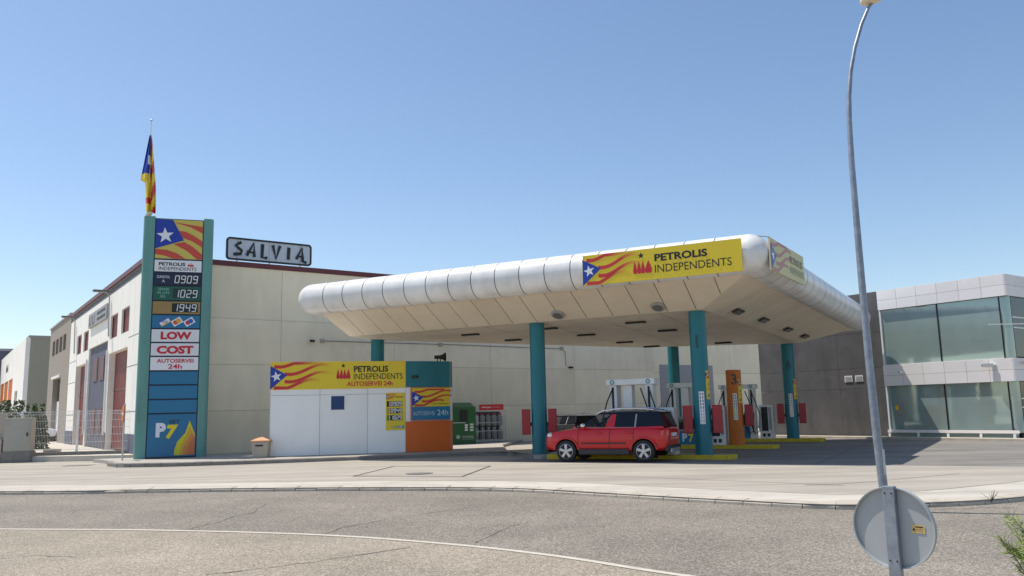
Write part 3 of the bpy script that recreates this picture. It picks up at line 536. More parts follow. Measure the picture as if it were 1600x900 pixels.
fo2 = [(6, 9.5, 0, fh * .50)] + [(13 + k * 6.4, 18.6 + k * 6.4, fh * .22, fh * .66) for k in range(4)]
facade(fo2, .01, 44, fh - .02, 'cream_lit', FB, -.30, .06)
for a, b, c, d in fo2[1:]: MB().box(-.24, -.12, a, b, c + (d - c) * .45, d).build('orange_panel', 'orange_col', FB); MB().box(-.14, -.1, a, b, c, c + (d - c) * .44).build('window', 'glass_dark', FB)
MB().box(-.16, -.1, 6, 9.5, 0, fh * .5).build('door', 'mid_grey', FB); p = PR()
for k in range(4): p.strip([(-24 + k * .9, fh * .78), (-23.5 + k * .9, fh * .86), (-23.3 + k * .9, fh * .77)], .14, BLK, 3)
p.build('lettering', FB, (-.30, 0, 0), -math.pi / 2)
gb = CORNER + DL * 80; B3 = thing('grey_block', (gb.x - 9, gb.y, 0), AZ, 'narrow grey building edge at the far left behind the white hall', 'building'); MB().box(0, 10, 0, 20, 0, 10.5).build('wall', 'slate_blue', B3); MB().box(-.1, 10.1, -.1, 20.1, 10.5, 10.8).build('coping', 'mid_grey', B3)
MB().prism([tuple((CORNER + DL * a + DR * b)[:2]) for a, b in ((.5, -.03), (5.3, -5.4), (14, -13), (80, -13), (80, .3), (1.5, .3))], 0, .22).build('yard', 'yard', kind='structure')
# ---------------------------------------------------------------- glass-fronted building on the right
GP = G(1391.7, 681.7, .1); GP.z = 0; GA = AZ - math.pi / 2
GB = thing('showroom_building', GP, GA, 'two storey showroom with teal glass front, white cladding bands and dark grey side wall', 'building')   # local +x runs right along the front
GWd = 5.56
MB().box(-6.98, GWd - .4, .9, 16, 0, 6.5).build('core', 'dark_grey_wall', GB)
gx = [-6.98, -4.7, -2.35, -.02]; gz = [.06, 2.3, 3.25, 4.9, 6.77]
for i in range(3):
    for j in range(4): MB().box(gx[i] + .005, gx[i + 1] - .005, 0, .9, gz[j] + .005, gz[j + 1] - .005).build('wall_panel', 'dark_grey_wall', GB)
MB().box(-6.98, -6.0, .92, 16, .06, 6.75).build('side_wall', 'dark_grey_wall', GB)
nP = 6; pw = GWd / nP
for z0, z1 in ((5.85, 6.76), (2.36, 3.31)):
    zm = (z0 + z1) / 2
    MB().box(.0, GWd - .01, -.10, .5, z0 + .01, z1 - .01).build('band_core', 'joint', GB)
    for k in range(nP):
        for a, b in ((z0, zm), (zm, z1)): MB().box(k * pw + .006, (k + 1) * pw - .006, -.135, -.10, a + .005, b - .005).build('cladding_panel', 'clad_white', GB, bevel=.003)
    for k in range(8):
        for a, b in ((z0, zm), (zm, z1)): MB().box(GWd - .01, GWd + .03, -.13 + k * .95 + .006, -.13 + (k + 1) * .95 - .006, a + .005, b - .005).build('cladding_panel', 'clad_white', GB, bevel=.003)
MB().box(0, GWd, .5, 12, 6.5, 6.7).build('roof', 'mid_grey', GB)
for z0, z1 in ((3.31, 5.85), (.30, 2.36)):
    for a, b in ((.06, 2.62), (2.68, 5.20)): MB().box(a, b, .02, .06, z0 + .02, z1).build('glass_pane', 'glass_teal', GB)
    MB().box(2.62, 2.68, .0, .07, z0, z1).build('mullion', 'black', GB); MB().box(-.02, .055, -.03, .08, z0, z1).build('edge_post', 'white_metal', GB); MB().box(5.20, 5.25, .0, .08, z0, z1).build('mullion', 'black', GB)
    MB().box(.06, 5.2, -.02, .03, z0 - .03, z0 + .02).build('sill', 'clad_white', GB)
    n = 8; pts = [(5.25 + .28 * math.sin(math.pi / 2 * k / n), .02 + .28 * (1 - math.cos(math.pi / 2 * k / n))) for k in range(n + 1)]
    mb = MB(); mb.add([(x, y, z0) for x, y in pts] + [(x, y, z1) for x, y in pts], [(i, i + 1, n + 2 + i, n + 1 + i) for i in range(n)]).build('corner_glass', 'glass_teal', GB, smooth=True)
    for k in range(4): MB().box(5.50, 5.53, .34 + k * 1.6, 1.88 + k * 1.6, z0 + .05, z1 - .02).build('glass_pane', 'glass_dark', GB); MB().box(5.49, 5.54, 1.89 + k * 1.6, 1.93 + k * 1.6, z0, z1).build('mullion', 'steel', GB)
    for z in (z0 + (z1 - z0) * .48, z0 + (z1 - z0) * .65): MB().box(5.535, 5.56, .3, 6.6, z, z + .05).build('rail', 'white_metal', GB)
for x in (.02, 1.35, 2.65, 4.0, 5.3): MB().box(x - .05, x + .05, -.10, -.04, 0.05, .30).build('rail_post', 'clad_white', GB)
MB().box(-.05, 5.5, -.11, -.05, .28, .40).build('low_rail', 'clad_white', GB); MB().box(.0, 5.4, .0, .08, 0, .27).build('base_glass', 'glass_teal', GB)
p = PR(); p.poly([(.42 + .09 * math.cos(a), 1.38 + .12 * math.sin(a)) for a in [math.pi * 2 * k / 12 for k in range(12)]], (.75, .48, .03), 2); p.rect(.46, 1.10, .62, 1.26, (.25, .24, .22), 1); p.build('sticker', GB, (0, .018, 0))
for x, w in ((-1.85, 'left'), (-1.3, 'right')):
    v = thing('wall_vent', GP + Vector((math.cos(GA), math.sin(GA), 0)) * x + Vector((0, 0, 2.62)), GA, 'small square white louvred vent on dark grey wall, ' + ('farther from the glass front' if w == 'left' else 'nearer to the glass front'), 'vent', 'white vents on the dark wall')
    MB().box(-.2, .2, -.03, 0, 0, .30).build('frame', 'clad_white', v)
    for k in range(4): MB().box(-.16, .16, -.045, -.031, .04 + k * .062, .07 + k * .062).build('louvre', 'mid_grey', v)
gX = Vector((math.cos(GA), math.sin(GA), 0)); gN = Vector((math.sin(GA), -math.cos(GA), 0))
camera_thing(GP + gX * 4.9 + gN * .14 + Vector((0, 0, 3.05)), GA - 1.0, 'white bullet camera at the right end of the showroom middle band', 'white_metal', 1.6); camera_thing(GP + gX * .95 + gN * .14 + Vector((0, 0, 2.95)), GA - .3, 'small white camera at the left end of the showroom middle band', 'white_metal', .8)
camera_thing(GP + gX * (GWd + .05) - gN * .6 + Vector((0, 0, 3.1)), GA + 1.0, 'white camera on the shaded side of the showroom corner', 'white_metal', 1.2)
MB().box(-8, 9, -.9, -.12, -.05, .10).build('showroom_kerb', 'kerb', kind='structure').matrix_world = Matrix.Translation(GP) @ Matrix.Rotation(GA, 4, 'Z')
MB().box(-1.2, 1.4, -.02, .02, -.02, .02).build('floodlight_arm', 'white_metal', None, label='thin white horizontal arm sticking out at the upper right showroom corner', cat='bracket').matrix_world = Matrix.Translation(onplane(1590, 506, GP + gX * (GWd + .5), 0)) @ Matrix.Rotation(.05, 4, 'Z')
# far building closing the gap
q = ray(1100, 600); q = Vector((q.x, q.y, 0)) * (60 / q.y); FW = thing('far_building', q - DR * 26, AZ, 'pale cream building with grey blue lower panel seen between columns', 'building')
MB().box(0, 60, 0.1, 12, 0, 7.2).build("core", "joint", FW)
pe = [0, 8, 16, 22.5, 29, 36, 44, 52, 60]
for i in range(8):
    for a, b in ((0, 4.05), (4.05, 7.2)): MB().box(pe[i] + .01, pe[i + 1] - .01, 0, .1, a + .008, b - .008).build('wall_panel', 'cream', FW)
MB().box(21.5, 27.0, -.03, .0, 0, 4.6).build('grey_panel', 'mid_grey', FW); MB().box(-.1, 60.1, -.1, 12, 7.2, 7.35).build("coping", "mid_grey", FW)
# ---------------------------------------------------------------- canopy
FZ, JZ, SLOPE = 4.68, 5.42, .03           # the underside falls slightly towards the back
_den = E1.x * E2.y - E1.y * E2.x
def VV(p): return (E1.x * (p.y - C2.y) - E1.y * (p.x - C2.x)) / _den
def FZat(p): return FZ - SLOPE * VV(p)
def CP(px, py, dz=0.):                    # where a pixel's ray meets the underside plane
    z = FZ
    for _ in range(40): p = G(px, py, z + dz); z = .5 * z + .5 * FZat(p)
    return G(px, py, z + dz)
A = CP(546, 525.5); B = K(.33, -.42, FZ); B.z = FZat(B); Cc = CP(1249, 536); D = CP(1000, 543)
NE = 5; E_ = A + E2 * 1.7; E_.z = FZat(E_); FOLD = [A, B, Cc, D, E_]
def inter(p, d, q, e):
    den = d.x * e.y - d.y * e.x; t = ((q.x - p.x) * e.y - (q.y - p.y) * e.x) / den; return p + d * t
def offset_poly(poly, ds, z):
    L = []; n = len(poly)
    for i in range(n):
        a, b = poly[i], poly[(i + 1) % n]; d = Vector((b.x - a.x, b.y - a.y, 0)).normalized(); o = Vector((d.y, -d.x, 0)); L.append((a + o * ds[i], d))
    out = []
    for i in range(n):
        (p, d), (q, e) = L[i - 1], L[i]; r = inter(p, d, q, e); r.z = FZat(r) + z; out.append(r)
    return out
OV = [1.45, 1.8, 1.7, .5, .15]
JUN = offset_poly(FOLD, OV, JZ - FZ); TR = .58; TUB = offset_poly(FOLD, [d + .20 for d in OV], JZ - FZ + .53)
CAN = thing('station_canopy', C2, 0, 'big white fuel station canopy with rounded tube edge and pale panelled underside', 'canopy'); Lc = lambda p: p - C2
def clip(poly, p, n):          # keep the side where (x-p).n >= 0
    out = []
    for a, b in zip(poly, poly[1:] + poly[:1]):
        da, db = (a - p).dot(n), (b - p).dot(n)
        if da >= 0: out.append(a)
        if da * db < 0: out.append(a.lerp(b, da / (da - db)))
    return out
def slab(poly, th=.03): # panel of thickness th upwards
    return MB().hexa([Lc(p) for p in poly], [Lc(p) + Vector((0, 0, th)) for p in poly])
steps = [.93, .46, .93, .93, .93]
# dark backing just above the panels
bk = MB()
for i in range(NE): j = (i + 1) % NE; bk.face([Lc(q) + Vector((0, 0, .05)) for q in (FOLD[i], FOLD[j], JUN[j], JUN[i])])
bk.face([Lc(q) + Vector((0, 0, .05)) for q in FOLD]); bk.build('underside_backing', 'soffit_gap', CAN)
MB().hexa([Lc(q) - Vector((0, 0, .08)) for q in TUB], [Lc(q) + Vector((0, 0, .32)) for q in TUB]).build('roof_deck', 'white_metal', CAN)
for i in range(NE):
    j = (i + 1) % NE; d = (JUN[j] - JUN[i]); Ld = d.length; d.normalize(); n = max(1, round(Ld / steps[i])); quad = [FOLD[i], FOLD[j], JUN[j], JUN[i]]
    for k in range(n):
        p0 = JUN[i] + d * (Ld * k / n + .013); p1 = JUN[i] + d * (Ld * (k + 1) / n - .013)
        q = clip(clip(quad, p0, d), p1, -d)
        if len(q) > 2: slab(q, .03).build('skirt_panel', 'soffit', CAN)
    # tube segments on the same rhythm (the right side has wider ones)
    d = (TUB[j] - TUB[i]); Ld = d.length; d.normalize(); o = Vector((d.y, -d.x, 0)); n = max(1, round(Ld / .93))
    MB().tube([Lc(TUB[i]), Lc(TUB[j])], TR - .016, 24).build('tube_core', 'soffit_gap', CAN, smooth=True)
    for k in range(n):
        a = TUB[i] + d * (Ld * k / n + .014); b = TUB[i] + d * (Ld * (k + 1) / n - .014); mb = MB()
        vs_ = []; N_ = 22
        for p in (a, b):
            for m_ in range(N_ + 1):
                t = math.radians(-118 + 268 * m_ / N_); vs_.append(Lc(p) + o * (TR * math.cos(t)) + Vector((0, 0, TR * math.sin(t))))
        mb.add(vs_, [(m_ + 1, m_, N_ + 1 + m_, N_ + 2 + m_) for m_ in range(N_)]).build('tube_panel', 'white_metal', CAN, smooth=True)
    MB().sphere(Lc(TUB[i]), TR, 28, 16).build('corner_cap', 'white_metal', CAN, smooth=True)
# flat soffit planks running along the front direction
dv = (B - A).normalized(); nv = Vector((-dv.y, dv.x, 0)); span = max((q - A).dot(nv) for q in FOLD); n = int(span / .55)
for k in range(n + 1):
    q = clip(clip(FOLD, A + nv * (.55 * k + .014), nv), A + nv * (.55 * (k + 1) - .014), -nv)
    if len(q) > 2: slab(q, .03).build('soffit_plank', 'soffit', CAN)
for k in range(9):                       # cross joints
    p0 = A + dv * (1.6 + k * 2.2); q = clip(clip(FOLD, p0, dv), p0 + dv * .014, -dv)
    if len(q) > 2: MB().face([Lc(p) - Vector((0, 0, .004)) for p in q][::-1]).build('cross_joint', 'soffit_gap', CAN)
# lights set into the underside
FN = {}
def soffit_light(px, py, kind, where):
    if kind == 'flat': p = CP(px, py, -.005); rz = E1A; tilt = None
    else:
        i = kind; j = (i + 1) % 4; nrm = (FOLD[j] - FOLD[i]).cross(JUN[i] - FOLD[i]).normalized(); nrm = nrm if nrm.z < 0 else -nrm
        r = ray(px, py); t = (FOLD[i] - Vector((0, 0, CAMH))).dot(nrm) / r.dot(nrm); p = r * t + Vector((0, 0, CAMH)); p += nrm * .02
    l = thing('soffit_light', p, 0, 'recessed light in the canopy underside, ' + where, 'light', 'lights in the canopy underside')
    if kind == 'flat': l.rotation_euler = (0, 0, E1A); MB().box(-.36, .36, -.12, .12, -.06, 0).build('housing', 'clad_black', l, bevel=.02); MB().box(-.31, .31, -.08, .08, -.066, -.058).build('lens', 'lens', l)
    else:
        x = (FOLD[j] - FOLD[i]).normalized(); z = -nrm; y = z.cross(x); l.rotation_euler = Matrix((x, y, z)).transposed().to_euler()
        if i == 0: MB().tube([(0, 0, -.05), (0, 0, .0)], [.21, .24], 20).build('housing', 'mid_grey', l); MB().tube([(0, 0, -.056), (0, 0, -.05)], .17, 20).build('lens', 'lens', l)
        else: MB().box(-.36, .36, -.13, .13, -.06, 0).build('housing', 'clad_black', l, bevel=.02); MB().box(-.31, .31, -.09, .09, -.066, -.058).build('lens', 'lens', l)
soffit_light(872, 491, 0, 'round one in front of the first free blue column'); soffit_light(1028, 478.5, 0, 'round one left of the numbered front column')
for k, (x, y) in enumerate([(1153, 485), (1193, 498.5), (1231, 513.5), (1257, 524)]): soffit_light(x, y, 1, ['nearest', 'second', 'third', 'farthest'][k] + ' of the row on the right slope')
for x, y, w in [(735, 522, 'leftmost flat oblong one'), (802, 530.5, 'oblong one just left of the blue column'), (857, 512.5, 'oblong one just right of the blue column'), (916, 522.5, 'oblong one between the two front columns'), (993, 503, 'nearest oblong one left of the numbered column'), (1043, 515.5, 'oblong one in front of the rear column'), (976, 534, 'oblong one close to the far edge'), (1018, 540.5, 'oblong one at the far edge by the rear column'), (1130, 535, 'oblong one right of the numbered column')]: soffit_light(x, y, 'flat', w)
# yellow fascia sign and side sign
o = Vector((E1.y, -E1.x, 0)).normalized()
dF = (TUB[1] - TUB[0]).normalized(); oF = Vector((dF.y, -dF.x, 0)); P0 = TUB[0] + oF * (TR + .06); aF = math.atan2(dF.y, dF.x)
l0, l1 = onplane(910.5, 424, P0, aF), onplane(1159, 397, P0, aF); zt_l = onplane(910, 402, P0, aF).z; zt_r = onplane(1158, 370, P0, aF).z; zb_l = onplane(911, 446, P0, aF).z; zb_r = onplane(1159, 424, P0, aF).z
fw_ = (l1 - l0).dot(dF); fh_ = ((zt_l - zb_l) + (zt_r - zb_r)) / 2; zc = (zt_l + zb_l + zt_r + zb_r) / 4
FS = thing('fascia_sign', Vector((l0.x, l0.y, zc - fh_ / 2)), aF, 'long yellow sign with striped flag and flames on the canopy front', 'sign')
MB().box(0, fw_, 0, .05, 0, fh_).build('board', 'yellow', FS); MB().box(.3, .36, .05, .5, .2, .26).build('bracket', 'steel', FS); MB().box(fw_ - .4, fw_ - .34, .05, .5, .2, .26).build('bracket', 'steel', FS)
p = PR(); wavy_flag(p, 0, 0, fw_ * .36, fh_, fw_ * .125); p.build('flag_print', FS)
p = PR(); lx = fw_ * .335
for i in range(4): drop(p, lx + fw_ * .026 * i, fh_ * .22, fw_ * (.044 if i == 3 else .026), fh_ * .42, CRIM, 3)
p.star(lx + fw_ * .055, fh_ * .80, fh_ * .11, BLK, 3); p.text('PETROLIS', fw_ * .475, fh_ * .56, fw_ * .325, fh_ * .24, BLK, 3, .035); p.text('INDEPENDENTS', fw_ * .475, fh_ * .20, fw_ * .465, fh_ * .25, BLK, 3); p.build('lettering', FS)
dS = (TUB[2] - TUB[1]).normalized(); oS = Vector((dS.y, -dS.x, 0)); P1 = TUB[1] + oS * (TR + .06); aS = math.atan2(dS.y, dS.x)
m0, m1 = onplane(1204, 395, P1, aS), onplane(1256.5, 428, P1, aS); sw = (m1 - m0).dot(dS); sz1 = onplane(1203.5, 371, P1, aS).z; sz0 = onplane(1206, 421, P1, aS).z
SS = thing('side_fascia_sign', Vector((m0.x, m0.y, sz0)), aS, 'faded pale yellow sign with striped flag on the canopy right side', 'sign'); sh_ = sz1 - sz0
PY = (.62, .55, .24); MB().box(0, sw, 0, .05, 0, sh_).build('board', 'lamp_cream', SS); p = PR(); p.rect(0, 0, sw, sh_, PY, 1); wavy_flag(p, 0, 0, sw * .55, sh_, sw * .16, False, PY, (.50, .20, .17), (.08, .12, .40)); p.build('flag_print', SS)
p = PR(); p.text('PETROLIS', sw * .54, sh_ * .52, sw * .40, sh_ * .24, (.12, .11, .08), 3, .02); p.text('INDEPENDENTS', sw * .54, sh_ * .18, sw * .44, sh_ * .24, (.33, .29, .16), 3); p.build('lettering', SS)
MB().tube([Lc(TUB[1]) + Vector((0, 0, TR - .01)), Lc(m0) + Vector((0, 0, sz1 - m0.z))], .012, 5).build('stay_rod', 'black', CAN)
# ---------------------------------------------------------------- columns, cabinets, islands
CR = .27
def column(u, v, label, num=None, base=.14, boxes=(), col='teal', top=FZ + .04, r=CR, strip=False, stick=True, front=None):
    pos = K(u, v); f = math.atan2(-pos.y, -pos.x) + math.pi / 2 if front is None else front    # local -y faces the road
    c = thing('canopy_column' if top > 4 else 'number_post', (pos.x, pos.y, base), f, label, 'column', 'teal canopy columns' if top > 4 else None)
    top = min(top, FZat(K(u, v)) + .04) if top < 4.9 else top; H = top - base; MB().tube([(0, 0, 0), (0, 0, H)], r, 32).build('shaft', col, c, smooth=True)
    if top < 4: MB().tube([(0, 0, .55), (0, 0, .60)], r + .012, 32).build('collar', col, c, smooth=True)
    def wrap(pr, name, z, a0):        # bend a flat print round the shaft
        pr.v = [((r + .006 - y) * math.sin(a0 + x / r), -(r + .006 - y) * math.cos(a0 + x / r), zz) for x, y, zz in pr.v]; pr.build(name, c, (0, 0, z))
    if num: p = PR(); p.text(num, -.10, 0, .2 if num != '1' else .08, .42, (.02, .07, .09), 1, .02); wrap(p, 'numeral', H * (.73 if top > 4 else .80), .05)
    if stick:
        p = PR()
        for k in range(6): p.rect(.0 + .04 * k, 0, .04 + .04 * k, .62, (.74, .50, .03), 1); p.rect(.04 * k, .62, .04 + .04 * k, .90, (.70, .45, .05), 1)
        p.strip([(.02, .66), (.1, .72), (.16, .68), (.23, .74)], .03, RED, 2); p.strip([(.06, .84), (.14, .80), (.22, .86)], .03, RED, 2); p.poly([(0, .72), (.07, .78), (0, .86)], BLU, 2)
        p.rect(.08, .42, .18, .52, BLK, 2); p.rect(.07, .30, .17, .36, BLK, 2); p.strip([(.17, .18), (.08, .09)], .015, BLK, 2); p.strip([(.08, .15), (.08, .08), (.15, .08)], .013, BLK, 2); wrap(p, 'sticker', 1.72 if top > 4 else 1.6, .62 if top > 4 else .5)
    if strip:
        p = PR()
        for k in range(4): p.rect(-.08 + .04 * k, 0, -.04 + .04 * k, 1.02, WHT, 1)
        for k in range(9): p.rect(-.05, .06 + k * .105, .05, .13 + k * .105, BLK if k > 3 else (.55, .40, .03), 2); p.rect(-.02, .08 + k * .105, .02, .11 + k * .105, WHT, 3)
        wrap(p, 'sticker', .95, .02)
    for k, (dx, w, z0, z1, lab) in enumerate(boxes):
        e = thing('extinguisher_cabinet', c.location + Matrix.Rotation(f, 3, 'Z') @ Vector((dx, 0, z0 - base)), f, lab, 'cabinet', 'red cabinets on the columns')
        s = 1 if dx > 0 else -1; MB().box(-w / 2, w / 2, -.14, .14, 0, z1 - z0).build('case', 'red_box', e, bevel=.012); MB().box(-w / 2 + .02, w / 2 - .02, -.155, -.14, .03, z1 - z0 - .03).build('door', 'red_box', e, bevel=.006); MB().box(-s * w / 2 - s * .07 if s > 0 else w / 2, -w / 2 if s > 0 else w / 2 + .07, -.03, .03, .3, .42).build('bracket', 'clad_black', e)
    return c
cab = lambda who: [(-.46, .30, .80, 1.68, 'red box fixed to the left side of ' + who), (.46, .30, .80, 1.68, 'red box fixed to the right side of ' + who)]
kq = ray(590, 560); kq = Vector((kq.x, kq.y, 0)) * (33.5 / kq.y) - C2; kv = (kq.x * E1.y - kq.y * E1.x) / (E2.x * E1.y - E2.y * E1.x); ku = (kq - E2 * kv).dot(E1)
column(ku, kv, 'teal canopy column rising behind the kiosk', base=.13, stick=False, top=5.0)
column(-5.75, 0, 'teal canopy column between kiosk and red car', base=.13, boxes=cab('the teal column beside the red car'), stick=False)
column(0, 0, 'teal canopy column numbered 1 behind the red car', '1', boxes=cab('the column numbered 1'), strip=True)
column(-4.85, 12.5, 'teal canopy column at the back, seen left of the column numbered 1', stick=False, top=4.95)
column(.45, 12.4, 'teal canopy column numbered 6 farthest right', '6', boxes=cab('the farthest right column'), strip=True)
column(-.55, 6.45, 'short orange post numbered 3 between the pumps', '3', col='orange_col', top=3.02, r=.29, boxes=[(.5, .32, .85, 1.68, 'red box fixed to the orange post')], strip=True)
isl = [(-5.0, .95, 0, 'yellow edged pump island under the nearest column'), (-6.5, .95, 6.45, 'yellow edged pump island carrying the orange post'), (-6.2, 1.75, 12.4, 'yellow edged pump island farthest from the road')]
for u0, u1, v, lab in isl:
    pts = [(u0, v - .40)] + [(u1 - .15, v - .40), (u1, v - .25), (u1, v + .25), (u1 - .15, v + .40)] + [(u0, v + .40)]; base_ = K((u0 + u1) / 2, v)
    I = thing('pump_island', base_, 0, lab, 'pump island', 'pump islands'); q = [K(a, b) - base_ for a, b in pts]
    MB().prism([(p.x, p.y) for p in q], 0, .132).build('top', 'sidewalk', I)
    for a, b in zip(q, q[1:]):
        t = (b - a).normalized(); n = Vector((-t.y, t.x, 0)); L_ = (b - a).length; m_ = max(1, round(L_ / 1.0))
        for k in range(m_):
            c = a + t * (L_ * k / m_ + .004); d = a + t * (L_ * (k + 1) / m_ - .004); prof = [(-.02, 0), (-.02, .12), (0, .14), (.13, .14), (.13, 0)]
            MB().hexa([c + n * w + Vector((0, 0, z)) for w, z in prof], [d + n * w + Vector((0, 0, z)) for w, z in prof]).build('kerbstone', 'yellow_kerb', I)
yb = K(-4.75, -.72); MB().box(-.35, .35, -.06, .1, 0, .16).build('yellow_kerb_block', 'yellow_kerb', None, bevel=.01, label='short yellow painted kerb block beside the front wheel of the red car', cat='kerb block').matrix_world = Matrix.Translation(yb) @ Matrix.Rotation(E1A, 4, 'Z')
def pump(u, v, label, box_u=None):
    pos = K(u, v, .133); P_ = thing('fuel_pump', pos, E1A, label, 'fuel pump', 'fuel pumps on the islands')
    w = .62
    for s in (-1, 1):
        q = MB().box(s * w - .13, s * w + .13, -.22, .22, 0, 2.26).build('upright', 'white_metal', P_, bevel=.015); MB().box(s * w - .035, s * w + .035, -.235, -.22, .55, 2.2).build('hose_slot', 'black', q)
    MB().box(-.28, .02, -.16, .16, 1.1, 2.26).build('mast', 'white_metal', P_, bevel=.01)
    MB().box(-w - .22, w + .22, -.27, .27, 2.26, 2.46).build('top_bar', 'white_metal', P_, bevel=.02); MB().box(-w + .14, w - .14, -.20, .20, 0, 1.1).build('body', 'mid_grey', P_, bevel=.01)
    MB().box(-w + .16, w - .16, -.215, -.201, .05, .55).build('blue_panel', 'panel_blue', P_); MB().box(-w + .2, w - .2, -.215, -.201, .62, 1.02).build('display', 'glass_dark', P_)
    p = PR()
    for x in (-.62, .62): p.poly([(x + .08 * math.cos(a), 2.36 + .08 * math.sin(a)) for a in [math.pi * 2 * k / 14 for k in range(14)]], (.02, .28, .32), 1); p.poly([(x + .045 * math.cos(a), 2.36 + .045 * math.sin(a)) for a in [math.pi * 2 * k / 14 for k in range(14)]], (.5, .65, .68), 2)
    p.build('emblem', P_, (0, -.272, 0)); p = PR(); p.text('P', -.30, .14, .2, .32, WHT, 2, .04); p.text('7', -.06, .12, .22, .32, (.8, .66, .02), 2, .04); p.build('lettering', P_, (0, -.216, 0))
    for k, (x, s) in enumerate(((-.62, -1), (.62, 1), (.35, 1))):
        MB().tube([(x, -.25, 2.15), (x + s * .18, -.36, 1.7), (x + s * .36, -.36, 1.1), (x + s * .30, -.33, .35), (x + s * .10, -.30, .22), (x - s * .05, -.28, .6), (x - s * .05, -.26, .98)], .022, 7).build('hose', 'rubber', P_, smooth=True); MB().box(x - s * .05 - .03, x - s * .05 + .03, -.32, -.24, .95, 1.2).build('nozzle', 'clad_black', P_, bevel=.01)
    if box_u is not None:
        x = box_u; q = MB().box(x - .3, x + .3, -.24, .24, 0, 1.5).build('side_unit', 'white_metal', P_, bevel=.02); MB().box(x - .20, x + .08, -.255, -.24, .35, 1.42).build('dark_panel', 'glass_dark', q); MB().box(x + .12, x + .24, -.25, -.24, .4, 1.40).build('label_strip', 'mid_grey', q)
        for k in range(2): MB().box(x - .18 + k * .2, x - .06 + k * .2, -.25, -.24, .1, .24).build('vent', 'clad_black', q)
    return P_
pump(-2.28, 0, 'white fuel pump with overhead bar right behind the red car', 1.12); pump(-2.35, 6.45, 'white fuel pump behind the column numbered 1', 1.12); pump(-1.85, 12.4, 'white fuel pump right of the orange post, farthest from the road', 1.22)
